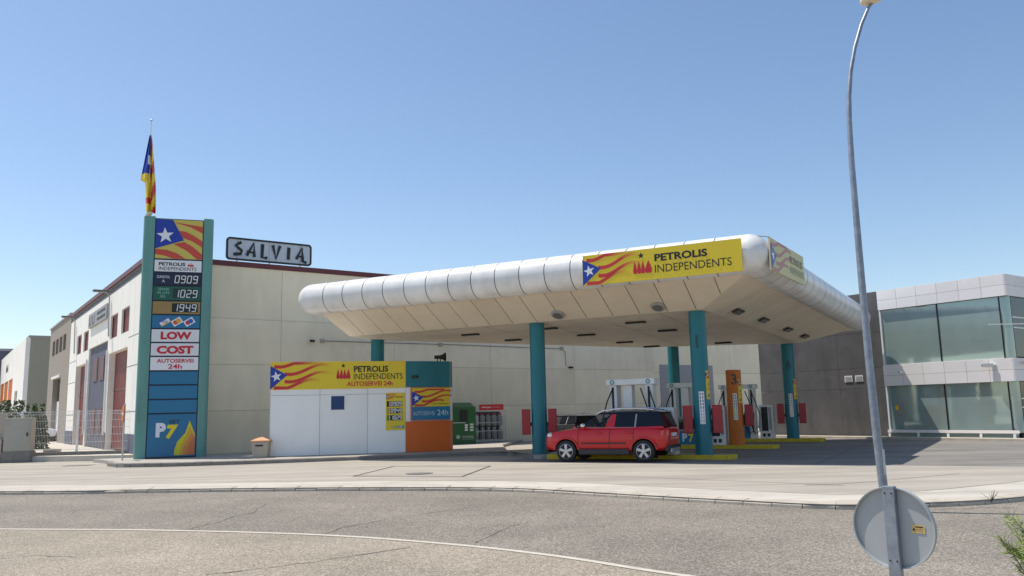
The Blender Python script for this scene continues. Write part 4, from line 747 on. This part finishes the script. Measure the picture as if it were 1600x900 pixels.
# ---------------------------------------------------------------- cars
def loft_car(name, loc, rz, label, paint, s=1., detail=True):
    c = thing(name, loc, rz, label, 'car'); c.scale = (s, s, s)
    st = [(-2.09, .66, .50, .90), (-2.06, .80, .38, 1.04), (-1.9, .865, .34, 1.085), (-1.36, .885, .31, 1.095), (-.6, .885, .27, 1.085), (.2, .885, .27, 1.08), (.80, .885, .28, 1.075), (1.10, .885, .30, 1.05), (1.50, .875, .33, 1.005), (1.82, .83, .35, .945), (2.01, .72, .38, .86), (2.08, .55, .44, .74)]
    ring = []; mb = MB(); n = 12
    for x, w, zb_, zt in st:
        h_ = zt - zb_; half = [(0, zb_), (w * .86, zb_), (w * .97, zb_ + h_ * .12), (w, zb_ + h_ * .40), (w * .985, zb_ + h_ * .72), (w * .945, zt - .035), (w * .88, zt), (0, zt + .025)]
        pts = [(x, y, z) for y, z in half] + [(x, -y, z) for y, z in half[-2:0:-1]]; ring.append(pts)
    m = len(ring[0]); vs_ = [p for r in ring for p in r]; fs = []
    for i in range(len(ring) - 1):
        for k in range(m): fs.append((i * m + k, (i + 1) * m + k, (i + 1) * m + (k + 1) % m, i * m + (k + 1) % m))
    fs += [tuple(range(m)), tuple((len(ring) - 1) * m + k for k in range(m))[::-1]]
    fs = [f[::-1] for f in fs]
    mb.add(vs_, fs); body = mb.build('body', [paint, 'clad_black'], c, smooth=True)
    ss = body.modifiers.new('sub', 'SUBSURF'); ss.levels = 2; ss.render_levels = 2; ss.subdivision_type = 'CATMULL_CLARK'
    ax = ((1.24, .345), (-1.34, .345)); cut = MB()
    for x, z in ax:
        for sd in (-1, 1): cut.tube([(x, sd * .55, z), (x, sd * 1.1, z)], .395, 32, 0)
    cut.m = [1] * len(cut.f); co = cut.build('cut', ['black', 'clad_black'], None); co.matrix_world = Matrix()
    bo = body.modifiers.new('arch', 'BOOLEAN'); bo.operation = 'DIFFERENCE'; bo.solver = 'EXACT'; bo.object = co
    body.parent = None; dg = bpy.context.evaluated_depsgraph_get(); me = bpy.data.meshes.new_from_object(body.evaluated_get(dg)); body.modifiers.clear(); body.data = me; body.parent = c; bpy.data.objects.remove(co)
    me.shade_smooth(); me.set_sharp_from_angle(angle=math.radians(35))
    # greenhouse: side planes y(z)
    def Y(z, sd): t = (z - 1.06) / .50; return sd * (.835 - .205 * t)
    def sp(pts, sd, off=0.): q = [(x, Y(z, sd) + sd * off, z) for x, z in pts]; return q if sd < 0 else q[::-1]
    T = 1.565; R0, R1 = .22, -1.74
    fw_in = [(.92, 1.03), (.06, 1.03), (.06, 1.50), (.30, 1.50)]; 
    for sd in (-1, 1):
        W_ = [('window', [(.56, 1.10), (-.08, 1.09), (-.27, 1.495), (.20, 1.50)], 'tint_clear'), ('window', [(-.40, 1.09), (-1.05, 1.09), (-1.07, 1.495), (-.43, 1.495)], 'tint'), ('quarter_window', [(-1.10, 1.09), (-1.86, 1.11), (-1.76, 1.46), (-1.12, 1.495)], 'tint')]
        for nm, pts, mt in W_: MB().face(sp(pts, sd, -.006)).build(nm, mt, c)
        pil = [[(.86, 1.07), (.56, 1.10), (.20, 1.50), (.07, T)], [(-.08, 1.09), (-.40, 1.09), (-.43, 1.495), (-.27, 1.495)], [(-1.05, 1.09), (-1.10, 1.09), (-1.12, 1.495), (-1.07, 1.495)], [(-1.86, 1.11), (-2.0, 1.09), (-1.84, T), (-1.76, 1.46)], [(.20, 1.50), (-.27, 1.495), (-.43, 1.495), (-1.07, 1.495), (-1.12, 1.495), (-1.76, 1.46), (-1.84, T), (.07, T)], [(.86, 1.07), (.8, 1.04), (-2.0, 1.04), (-2.0, 1.09), (-1.86, 1.11), (-1.10, 1.09), (-1.05, 1.09), (-.40, 1.09), (-.08, 1.09), (.56, 1.10)]]
        for k, pts in enumerate(pil): MB().face(sp(pts, sd)).build('pillar' if k < 4 else ('roof_frame' if k == 4 else 'belt_strip'), {0: 'tint', 1: paint, 4: 'tint', 5: paint, 2: 'mid_grey'}.get(k, 'tint'), c)
        MB().tube([(x, Y(1.09, sd) + sd * .006, 1.086) for x in (.56, -.2, -1.05)], .006, 5).build('window_trim', 'mid_grey', c)
        MB().tube([(.22, sd * .655, 1.53), (-.02, sd * .66, 1.62), (-.5, sd * .665, 1.675), (-1.2, sd * .66, 1.67), (-1.66, sd * .645, 1.62)], .024, 8).build('roof_rail', 'chrome', c, smooth=True)
        for a, b in ((.70, -.10), (-.13, -.78)): MB().box(b, a, min(sd * .87, sd * .902), max(sd * .87, sd * .902), .575, .615).build('side_moulding', 'clad_black', c, bevel=.008)
        MB().box(-.88, .80, sd * .90 - .05, sd * .90 + .03 * sd + .0, .24, .42).build('sill', 'clad_black', c, bevel=.03)
        for x in (.14, -.86): MB().box(x - .12, x + .12, sd * .905 - .02, sd * .905 + .02, .90, .94).build('door_handle', paint, c, bevel=.012); 
        for x in (.84, -.22, -1.0):
            MB().tube([(x, sd * .896, .42), (x - .01, sd * .900, .62), (x - .02, sd * .890, .84), (x - .04, sd * .852, 1.06)], .005, 4).build('door_seam', 'black', c)
        MB().sphere((.60, sd * .98, 1.16), .095, 12, 8, sz=.75).build('mirror', 'chrome', c, smooth=True); MB().tube([(.60, sd * .83, 1.10), (.60, sd * .96, 1.13)], .03, 6).build('mirror_arm', 'black', c)
        for a0, a1, zl_ in ((1.94, 1.66, .80),):
            MB().sphere((1.83, sd * .67, .85), .15, 14, 8, sz=.62).build('headlight', 'lamp_clear', c, smooth=True)
        MB().hexa([(-1.92, sd * .84, .80), (-2.075, sd * .62, .80), (-2.075, sd * .62, .99), (-1.92, sd * .845, .99)], [(-1.90, sd * .885, .81), (-2.105, sd * .66, .81), (-2.10, sd * .66, .98), (-1.90, sd * .88, .98)]).build('tail_light', 'tail_red', c, bevel=.01)
        for wi, (x, z) in enumerate(ax):           # wheels
            y = sd * .80; w_ = MB().tube([(x, y - .10, z), (x, y - .09, z), (x, y + .09, z), (x, y + .10, z)], [.30, .335, .335, .30], 36).build('wheel', 'rubber', c, smooth=True)
            f = y + sd * .10; rr = MB(); N_ = 36; vs2 = []
            for rad, dy in ((.236, .004), (.224, .010), (.214, -.02), (.207, -.08)):
                for k in range(N_): t = 2 * math.pi * k / N_; vs2.append((x + rad * math.cos(t), f + sd * dy, z + rad * math.sin(t)))
            for q in range(3):
                for k in range(N_): rr.f.append((q * N_ + k, q * N_ + (k + 1) % N_, (q + 1) * N_ + (k + 1) % N_, (q + 1) * N_ + k)); rr.m.append(0)
            rr.v = vs2; rr.build('rim', 'alloy', w_, smooth=True); MB().tube([(x, f - sd * .05, z), (x, f - sd * .045, z)], .22, 24).build('brake', 'black', w_)
            for k in range(5):
                a = 2 * math.pi * k / 5 + .3; u_ = Vector((math.cos(a), 0, math.sin(a))); v_ = Vector((-math.sin(a), 0, math.cos(a))); C_ = Vector((x, f - sd * .012, z)); d_ = Vector((0, sd * .022, 0))
                pts = [C_ + u_ * .04 - v_ * .035, C_ + u_ * .216 - v_ * .048, C_ + u_ * .216 + v_ * .048, C_ + u_ * .04 + v_ * .035]; MB().hexa([p - d_ for p in pts], [p + d_ for p in pts]).build('spoke', 'alloy', w_, bevel=.006)
            MB().tube([(x, f - sd * .02, z), (x, f + sd * .015, z)], .05, 14).build('hub', 'alloy', w_)
            ar = MB(); vs3 = []
            for k in range(25):
                t = math.radians(8 + 164 * k / 24)
                for rad, yy in ((.395, .893), (.43, .905), (.455, .893)): vs3.append((x + rad * math.cos(t), sd * yy, z + rad * math.sin(t)))
            ar.add(vs3, [(k * 3 + q, k * 3 + q + 1, k * 3 + q + 4, k * 3 + q + 3) for k in range(24) for q in range(2)]).build('wheel_arch', paint, c, smooth=True)
    MB().face([(.86, -.80, 1.08), (.86, .80, 1.08), (.07, .62, T), (.07, -.62, T)]).build('windscreen', 'tint_clear', c); MB().face([(-2.0, .80, 1.09), (-2.0, -.80, 1.09), (-1.85, -.62, T - .02), (-1.85, .62, T - .02)]).build('rear_window', 'tint', c)
    rf = MB(); rv = []
    xs = [.07, -.12, -.5, -1.0, -1.5, -1.82, -1.95]; zs2 = [T, 1.605, 1.64, 1.645, 1.62, T + .01, 1.55]
    for x, z in zip(xs, zs2):
        for q in (-1, -.8, -.4, 0, .4, .8, 1): rv.append((x, q * .632, z - (.0 if abs(q) < .5 else (.02 if abs(q) < .9 else (z - T)))) if x > -1.9 else (x, q * .60, z))
    rf.add(rv, [(i * 7 + k, i * 7 + k + 1, i * 7 + k + 8, i * 7 + k + 7) for i in range(6) for k in range(6)]).build('roof', paint if paint != 'car_red' else 'car_dark', c, smooth=True)
    MB().box(-2.12, -1.98, -.78, .78, .32, .52).build('rear_bumper', 'clad_black', c, bevel=.05); MB().box(-2.15, -2.05, -.55, .55, .30, .42).build('skid_plate', 'alloy', c, bevel=.02); MB().box(1.96, 2.12, -.62, .62, .28, .46).build('front_bumper', 'clad_black', c, bevel=.05); MB().box(2.06, 2.125, -.4, .4, .56, .70).build('grille', 'black', c, bevel=.015)
    MB().box(-2.125, -2.09, -.26, .26, .78, .89).build('number_plate', 'panel_white', c); MB().tube([(-1.6, .0, 1.62), (-1.75, .0, 1.78)], .008, 5).build('aerial', 'black', c)
    for y in (-.36, .36):
        MB().box(.0, .14, y - .24, y + .24, .6, 1.18).box(.03, .12, y - .12, y + .12, 1.2, 1.40).build('seat', 'seat', c, bevel=.03)
    MB().box(-.95, -.82, -.6, .6, .6, 1.2).build('rear_seat', 'seat', c, bevel=.03); MB().tube([(.55, .36 + .18 * math.cos(t), 1.06 + .18 * math.sin(t)) for t in [math.pi * 2 * k / 16 for k in range(17)]], .015, 6).build('steering_wheel', 'black', c)
    return c
wr, wf = G(1006, 724.8, 0), G(883, 720.6, 0); hd = (wf - wr); ha = math.atan2(hd.y, hd.x); ha = math.pi - math.radians(25)
ux = Vector((math.cos(ha), math.sin(ha), 0)); lft = Vector((-ux.y, ux.x, 0)); mid = (wr + wf) / 2
near = lft if lft.dot(-mid) > 0 else -lft
cc = G(944.5, 722.6, 0) + ux * .05 - near * .87
loft_car('red_car', cc, ha, 'red compact SUV with black cladding and silver roof rails refuelling', 'car_red', .975)
c2p = G(878, 680, 0); loft_car('parked_car', Vector((2.55, 40.2, 0)), math.radians(120), 'dark car parked by the cream wall, mostly hidden behind the red car', 'car_dark', .86)
# ---------------------------------------------------------------- clothes container and gas bottle cage by the wall
gc = G(720, 693.5, SWZ); CO = thing('clothes_container', gc, math.radians(18), 'green metal clothes collection container right of the kiosk', 'container')
MB().box(-.62, .62, -.5, .5, 0, 1.72).add([(-.62, -.5, 1.72), (.62, -.5, 1.72), (.62, .5, 1.95), (-.62, .5, 1.95), (-.62, .5, 1.72), (.62, .5, 1.72)], [(0, 1, 2, 3), (0, 3, 4), (1, 5, 2), (3, 2, 5, 4)]).build('body', 'green_bin', CO, bevel=.015)
MB().box(-.16, .22, -.52, -.49, 1.05, 1.6).build('hatch', 'black', CO); MB().box(-.5, .1, -.56, -.5, .98, 1.02).build('handle', 'steel', CO); p = PR()
p.text('HUMANA', -.05, .28, .55, .11, (.55, .62, .55), 1); p.rect(-.05, .22, .5, .235, (.5, .6, .5), 1); p.poly([(-.25 + .1 * math.cos(a), .34 + .1 * math.sin(a)) for a in [math.pi * 2 * k / 12 for k in range(12)]], (.4, .5, .42), 1)
for k in range(3): p.rect(.08, .62 + k * .11, .22, .70 + k * .11, WHT, 1); p.rect(.33, .60 + k * .13, .5, .69 + k * .13, (.6, .62, .6), 1)
p.build('lettering', CO, (0, -.502, 0))
gp = G(762, 690.5, SWZ); CG = thing('gas_bottle_cage', gp, math.radians(24), 'steel cage of gas bottles with red header against the cream wall', 'cage'); cw = 1.66
mb = MB(); 
for x in (-cw / 2, cw / 2):
    for y in (-.35, .35): MB().box(x - .02, x + .02, y - .02, y + .02, 0, 1.55).build('post', 'steel', CG)
for z in (.12, .55, .95, 1.5):
    MB().box(-cw / 2, cw / 2, -.36, -.345, z - .015, z + .015).build('rail', 'steel', CG)
for k in range(17): x = -cw / 2 + cw * k / 16; MB().tube([(x, -.362, .08), (x, -.362, 1.53)], .007, 5).build('bar', 'steel', CG)
MB().box(-cw / 2, cw / 2, -.33, .35, .04, .08).build('floor', 'steel', CG); MB().box(-cw / 2, cw / 2, .33, .35, .1, 1.5).build('back', 'clad_black', CG)
MB().box(-cw / 2 + .28, cw / 2 - .1, -.38, -.33, 1.56, 1.84).build('header', 'red', CG); p = PR(); p.strip([(-.45, 1.69), (-.3, 1.71), (-.1, 1.68), (.04, 1.71)], .025, (.75, .6, .6), 1); p.rect(.1, 1.69, .55, 1.71, (.7, .4, .4), 1); p.build('lettering', CG, (0, -.381, 0))
for k in range(5):
    for r in range(2):
        x = -cw / 2 + .2 + k * .315; z = .09 + r * .70; b = thing('gas_bottle', gp + Matrix.Rotation(math.radians(24), 3, 'Z') @ Vector((x, -.12, z)), math.radians(24), 'grey gas bottle in the cage, %s row, %s' % (('lower', 'upper')[r], ('first from the green container', 'second from the green container', 'middle one', 'second from the right end', 'right end')[k]), 'gas bottle', 'gas bottles in the cage')
        MB().tube([(0, 0, 0), (0, 0, .04), (0, 0, .46), (0, 0, .54)], [.11, .135, .135, .06], 14).build('body', 'mid_grey' if k > 0 else 'steel', b, smooth=True); MB().tube([(0, 0, .54), (0, 0, .63)], [.07, .08], 12, cap=False).build('collar', 'red_box' if r else 'steel', b)
rs = G(820, 690, 0); RSg = thing('round_sign', CORNER + DR * 18.9 - DL * 1.2 + Vector((0, 0, SWZ)), AZ, 'round blue arrow sign on a post behind the blue column', 'sign')
MB().tube([(0, 0, 0), (0, 0, 2.0)], .03, 8).build('post', 'steel', RSg); MB().tube([(0, -.035, 1.65), (0, -.05, 1.65)], .34, 24).build('disc', 'mid_grey', RSg); p = PR(); p.poly([(.29 * math.cos(a), 1.65 + .29 * math.sin(a)) for a in [math.pi * 2 * k / 20 for k in range(20)]], (.01, .04, .10), 1); p.poly([(-.12, 1.55), (.1, 1.62), (.1, 1.72), (-.12, 1.82)], WHT, 2); p.build('arrow', RSg, (0, -.052, 0))
# ---------------------------------------------------------------- fence, cabinet and greenery at the left
f0, f1 = G(-60, 724, 0), G(206, 716.5, 0); fd = (f1 - f0); fa = math.atan2(fd.y, fd.x); FL = fd.length
LW = thing('low_wall', f0, fa, 'low concrete wall carrying the wire mesh fence at the left', 'wall'); nb = int(FL / 2.2)
for k in range(nb): MB().box(FL * k / nb + .006, FL * (k + 1) / nb - .006, -.12, .12, 0, .36).build('block', 'dark_kerb', LW, bevel=.01)
FE = thing('mesh_fence', f0 + Vector((0, 0, .36)), fa, 'white wire mesh fence on the low concrete wall at the left', 'fence')
for k in range(nb + 1):
    x = FL * k / nb; MB().box(x - .035, x + .035, -.035, .035, 0, 1.72).build('post', 'white_metal', FE)
    if k < nb:
        x1 = FL * (k + 1) / nb
        for z in (.08, .38, .68, .98, 1.28, 1.55, 1.66): MB().tube([(x + .03, 0, z), (x1 - .03, 0, z)], .010, 4, cap=False).build('rail', 'white_metal', FE)
        mb = MB()
        for j in range(1, 36): xx = x + (x1 - x) * j / 36; mb.tube([(xx, 0, .04), (xx, 0, 1.70)], .0045, 3, cap=False)
        mb.build('mesh', 'white_metal', FE, kind='stuff')
cb = G(28, 722.5, 0); CB = thing('utility_cabinet', cb, fa, 'grey utility cabinet on a concrete base in front of the fence', 'cabinet')
MB().box(-.56, .56, -.25, .25, 0, .44).build('base', 'dark_kerb', CB, bevel=.015); MB().box(-.52, .52, -.22, .22, .44, 1.80).build('case', 'cab_grey', CB, bevel=.015); MB().box(-.49, .49, -.23, -.22, .48, 1.72).build('door', 'cab_grey', CB); MB().box(.36, .42, -.25, -.23, 1.05, 1.2).build('handle', 'clad_black', CB)
MB().box(-1.1, -.6, -.2, .2, 0, .95).box(-1.6, -.6, .0, .2, .95, 2.0).build('side_block', 'beige_stone', CB)
mb_ = G(81, 719.5, 0); MX = thing('meter_box', mb_, fa, 'small square concrete meter box set in the low wall', 'meter box'); MB().box(-.32, .32, -.14, .1, 0, .48).build('case', 'beige_stone', MX, bevel=.01); MB().box(-.2, .2, -.155, -.14, .1, .38).build('door', 'lens', MX); MB().sphere((.0, -.16, .24), .03, 8, 6).build('knob', 'steel', MX)
rp = G(191, 719.5, SWZ); RO = thing('traffic_sign', rp, math.radians(-58), 'round no entry sign seen edge-on beside the totem', 'sign'); MB().tube([(0, 0, 0), (0, 0, 2.1)], .032, 8).build('post', 'steel', RO); MB().tube([(0, -.04, 1.72), (0, -.06, 1.72)], .31, 28).build('disc', 'orange_col', RO); MB().box(-.2, .2, -.068, -.06, 1.67, 1.77).build('bar', 'panel_white', RO)
wq = ray(38, 660); wq = Vector((wq.x, wq.y, 0)) * (57 / wq.y)
loft_car('white_car', Vector((wq.x, wq.y, .2)), math.radians(35), 'white car parked behind the mesh fence at the left', 'car_white', .95)
def bush(loc, rx, ry, rz, label, n):
    b = thing('shrub', loc, 0, label, 'shrub', 'shrubs behind the fence'); mb = MB()
    for _ in range(n):
        while True:
            p = Vector((random.uniform(-1, 1), random.uniform(-1, 1), random.uniform(0, 1)))
            r = p.length * (1 + .25 * math.sin(p.x * 9 + p.y * 7) * math.sin(p.z * 8))
            if .45 < r < 1: break
        c = Vector((p.x * rx, p.y * ry, p.z * rz)); a = Vector((random.gauss(0, 1), random.gauss(0, 1), random.gauss(0, 1))).normalized(); bb = a.orthogonal().normalized(); s = random.uniform(.05, .11)
        mb.face([c - a * s, c + bb * s * .5, c + a * s, c - bb * s * .5])
    mb.build('foliage', 'leaf', b)
    for k in range(5): t = k * 1.257; MB().tube([(0, 0, 0), (rx * .5 * math.cos(t), ry * .5 * math.sin(t), rz * .7)], [.04, .015], 6).build('stem', 'twig', b)
hx = onplane(12, 650, (-25.6, 43, 0), fa); bush(Vector((hx.x, hx.y, 0)), 1.3, .9, 2.75, 'wide green shrub at the left edge behind the cabinet', 3200); hx = onplane(57, 650, (-23.5, 43, 0), fa); bush(Vector((hx.x, hx.y, 0)), .62, .6, 2.55, 'small dark green shrub left of the brown building', 1700)
# ---------------------------------------------------------------- lamp post, round sign back and plants near the camera
lb = G(1384, 791, 0); LP = thing('street_lamp', lb, 0, 'tall curved galvanised street lamp behind the round sign', 'street lamp')
pth = []; 
for x, y in [(1384, 791), (1370, 680), (1357.5, 560), (1346.5, 440), (1337, 330), (1330.5, 250), (1327, 190), (1326.5, 150), (1329, 112), (1335.5, 75), (1346, 38), (1357, 12), (1363, 4)]:
    q = onplane(x, y, lb, 0.35); pth.append(q - lb)
MB().tube(pth, [.072, .067, .062, .057, .052, .048, .044, .040, .037, .034, .032, .030, .028], 14).build('pole', 'galv', LP, smooth=True); e = pth[-1]
MB().tube([(0, 0, 0), (0, 0, .03)], .16, 12).build('base_plate', 'galv', LP); MB().box(-.02, .02, -.085, -.07, .5, .9).build('access_door', 'steel', LP)
hd_ = MB().sphere((0, 0, 0), .20, 20, 12, sz=.62).build('head', 'lamp_cream', LP, smooth=True); hd_.location = e + Vector((.03, 0, .10)); hd_.scale = (1.25, 1, .9); hd_.rotation_euler = (0, -.35, 0)
DA = math.radians(-45); dc = ray(1397, 824); dist = 6.45; dp = Vector((dc.x, dc.y, 0)) * (dist / dc.y); dz = CAMH + dc.z * dist / dc.y
SN = thing('road_sign', (dp.x, dp.y, RZ + .03), DA, 'back of a round metal road sign on a square galvanised post', 'road sign'); zc_ = dz - RZ - .03; Rr = .300
mb = MB(); N_ = 48; vs_ = []
for rad, y in ((0, .0), (Rr - .012, .0), (Rr - .006, .0), (Rr - .006, -.028), (Rr + .004, -.030), (Rr + .006, .012), (Rr - .01, .016), (0, .016)):
    for k in range(N_): t = 2 * math.pi * k / N_; vs_.append((rad * math.cos(t), y, rad * math.sin(t)))
mb.add(vs_, [(q * N_ + k, q * N_ + (k + 1) % N_, (q + 1) * N_ + (k + 1) % N_, (q + 1) * N_ + k) for q in range(7) for k in range(N_)])
ds = mb.build('disc', 'sign_back', SN, smooth=True); ds.location = (0, 0, zc_)
ph = zc_ + Rr + .012; MB().box(-.045, .045, -.062, -.004, 0, ph).build('post', 'galv', SN, bevel=.005)
for z in (zc_ + .26, zc_ - .24):
    for x in (-.025, .025): MB().tube([(x, -.062, z), (x, -.067, z)], .007, 8).build('bolt', 'clad_black', SN)
p = PR(); p.rect(0, 0, .095, .062, (.66, .47, .18), 1); p.rect(.03, .042, .085, .052, BLK, 2); p.rect(.03, .026, .08, .030, (.3, .2, .08), 2); p.rect(.03, .016, .08, .020, (.3, .2, .08), 2); p.poly([(.006, .02), (.026, .02), (.016, .042)], BLK, 2); p.build('sticker', SN, (.13, -.001, zc_ - .03))
def weed(px, py, dist, h, label, n, seed):
    r = ray(px, py); q = Vector((r.x, r.y, 0)) * (dist / r.y); random.seed(seed); w = thing('weed', (q.x, q.y, RZ + .02), 0, label, 'plant')
    st = MB(); lf = MB()
    for k in range(n):
        a = random.uniform(0, 6.28); sp_ = random.uniform(.1, .42); top = Vector((sp_ * math.cos(a) * h * .75, sp_ * math.sin(a) * h * .75, h * random.uniform(.6, 1.0))); b = Vector((0, 0, h * random.uniform(0.0, .45))); pts = [b.lerp(top, t) + Vector((0, 0, .10 * h * math.sin(t * 3.1))) for t in (0, .25, .5, .75, 1)]
        st.tube(pts, [.006, .005, .004, .003, .002], 5)
        for _ in range(150):
            t = random.uniform(.2, 1); i = min(3, int(t * 4)); c = pts[i].lerp(pts[i + 1], t * 4 - i); d = Vector((random.gauss(0, 1), random.gauss(0, 1), random.gauss(.7, .6))).normalized(); s = random.uniform(.03, .10); o = d.orthogonal().normalized() * .0024; lf.face([c - o, c + d * s * .5 - o * 1.4, c + d * s, c + d * s * .5 + o * 1.4])
    st.build('stems', 'stem', w, kind='stuff'); lf.build('leaves', 'leaf_weed', w, kind='stuff')
weed(1642, 880, 5.2, .98, 'tall feathery green weed at the right edge near the round sign', 24, 3)
tw = G(1549, 785, 0); TW = thing('dry_twigs', tw, 0, 'small dry leafless twigs at the kerb line on the right', 'plant'); random.seed(5)
for k in range(7): a = random.uniform(-1, 1); MB().tube([(0, 0, 0), (a * .06, 0, .08), (a * .16, .02, .17 + random.uniform(-.05, .03))], [.006, .004, .002], 4).build('twig', 'twig', TW)
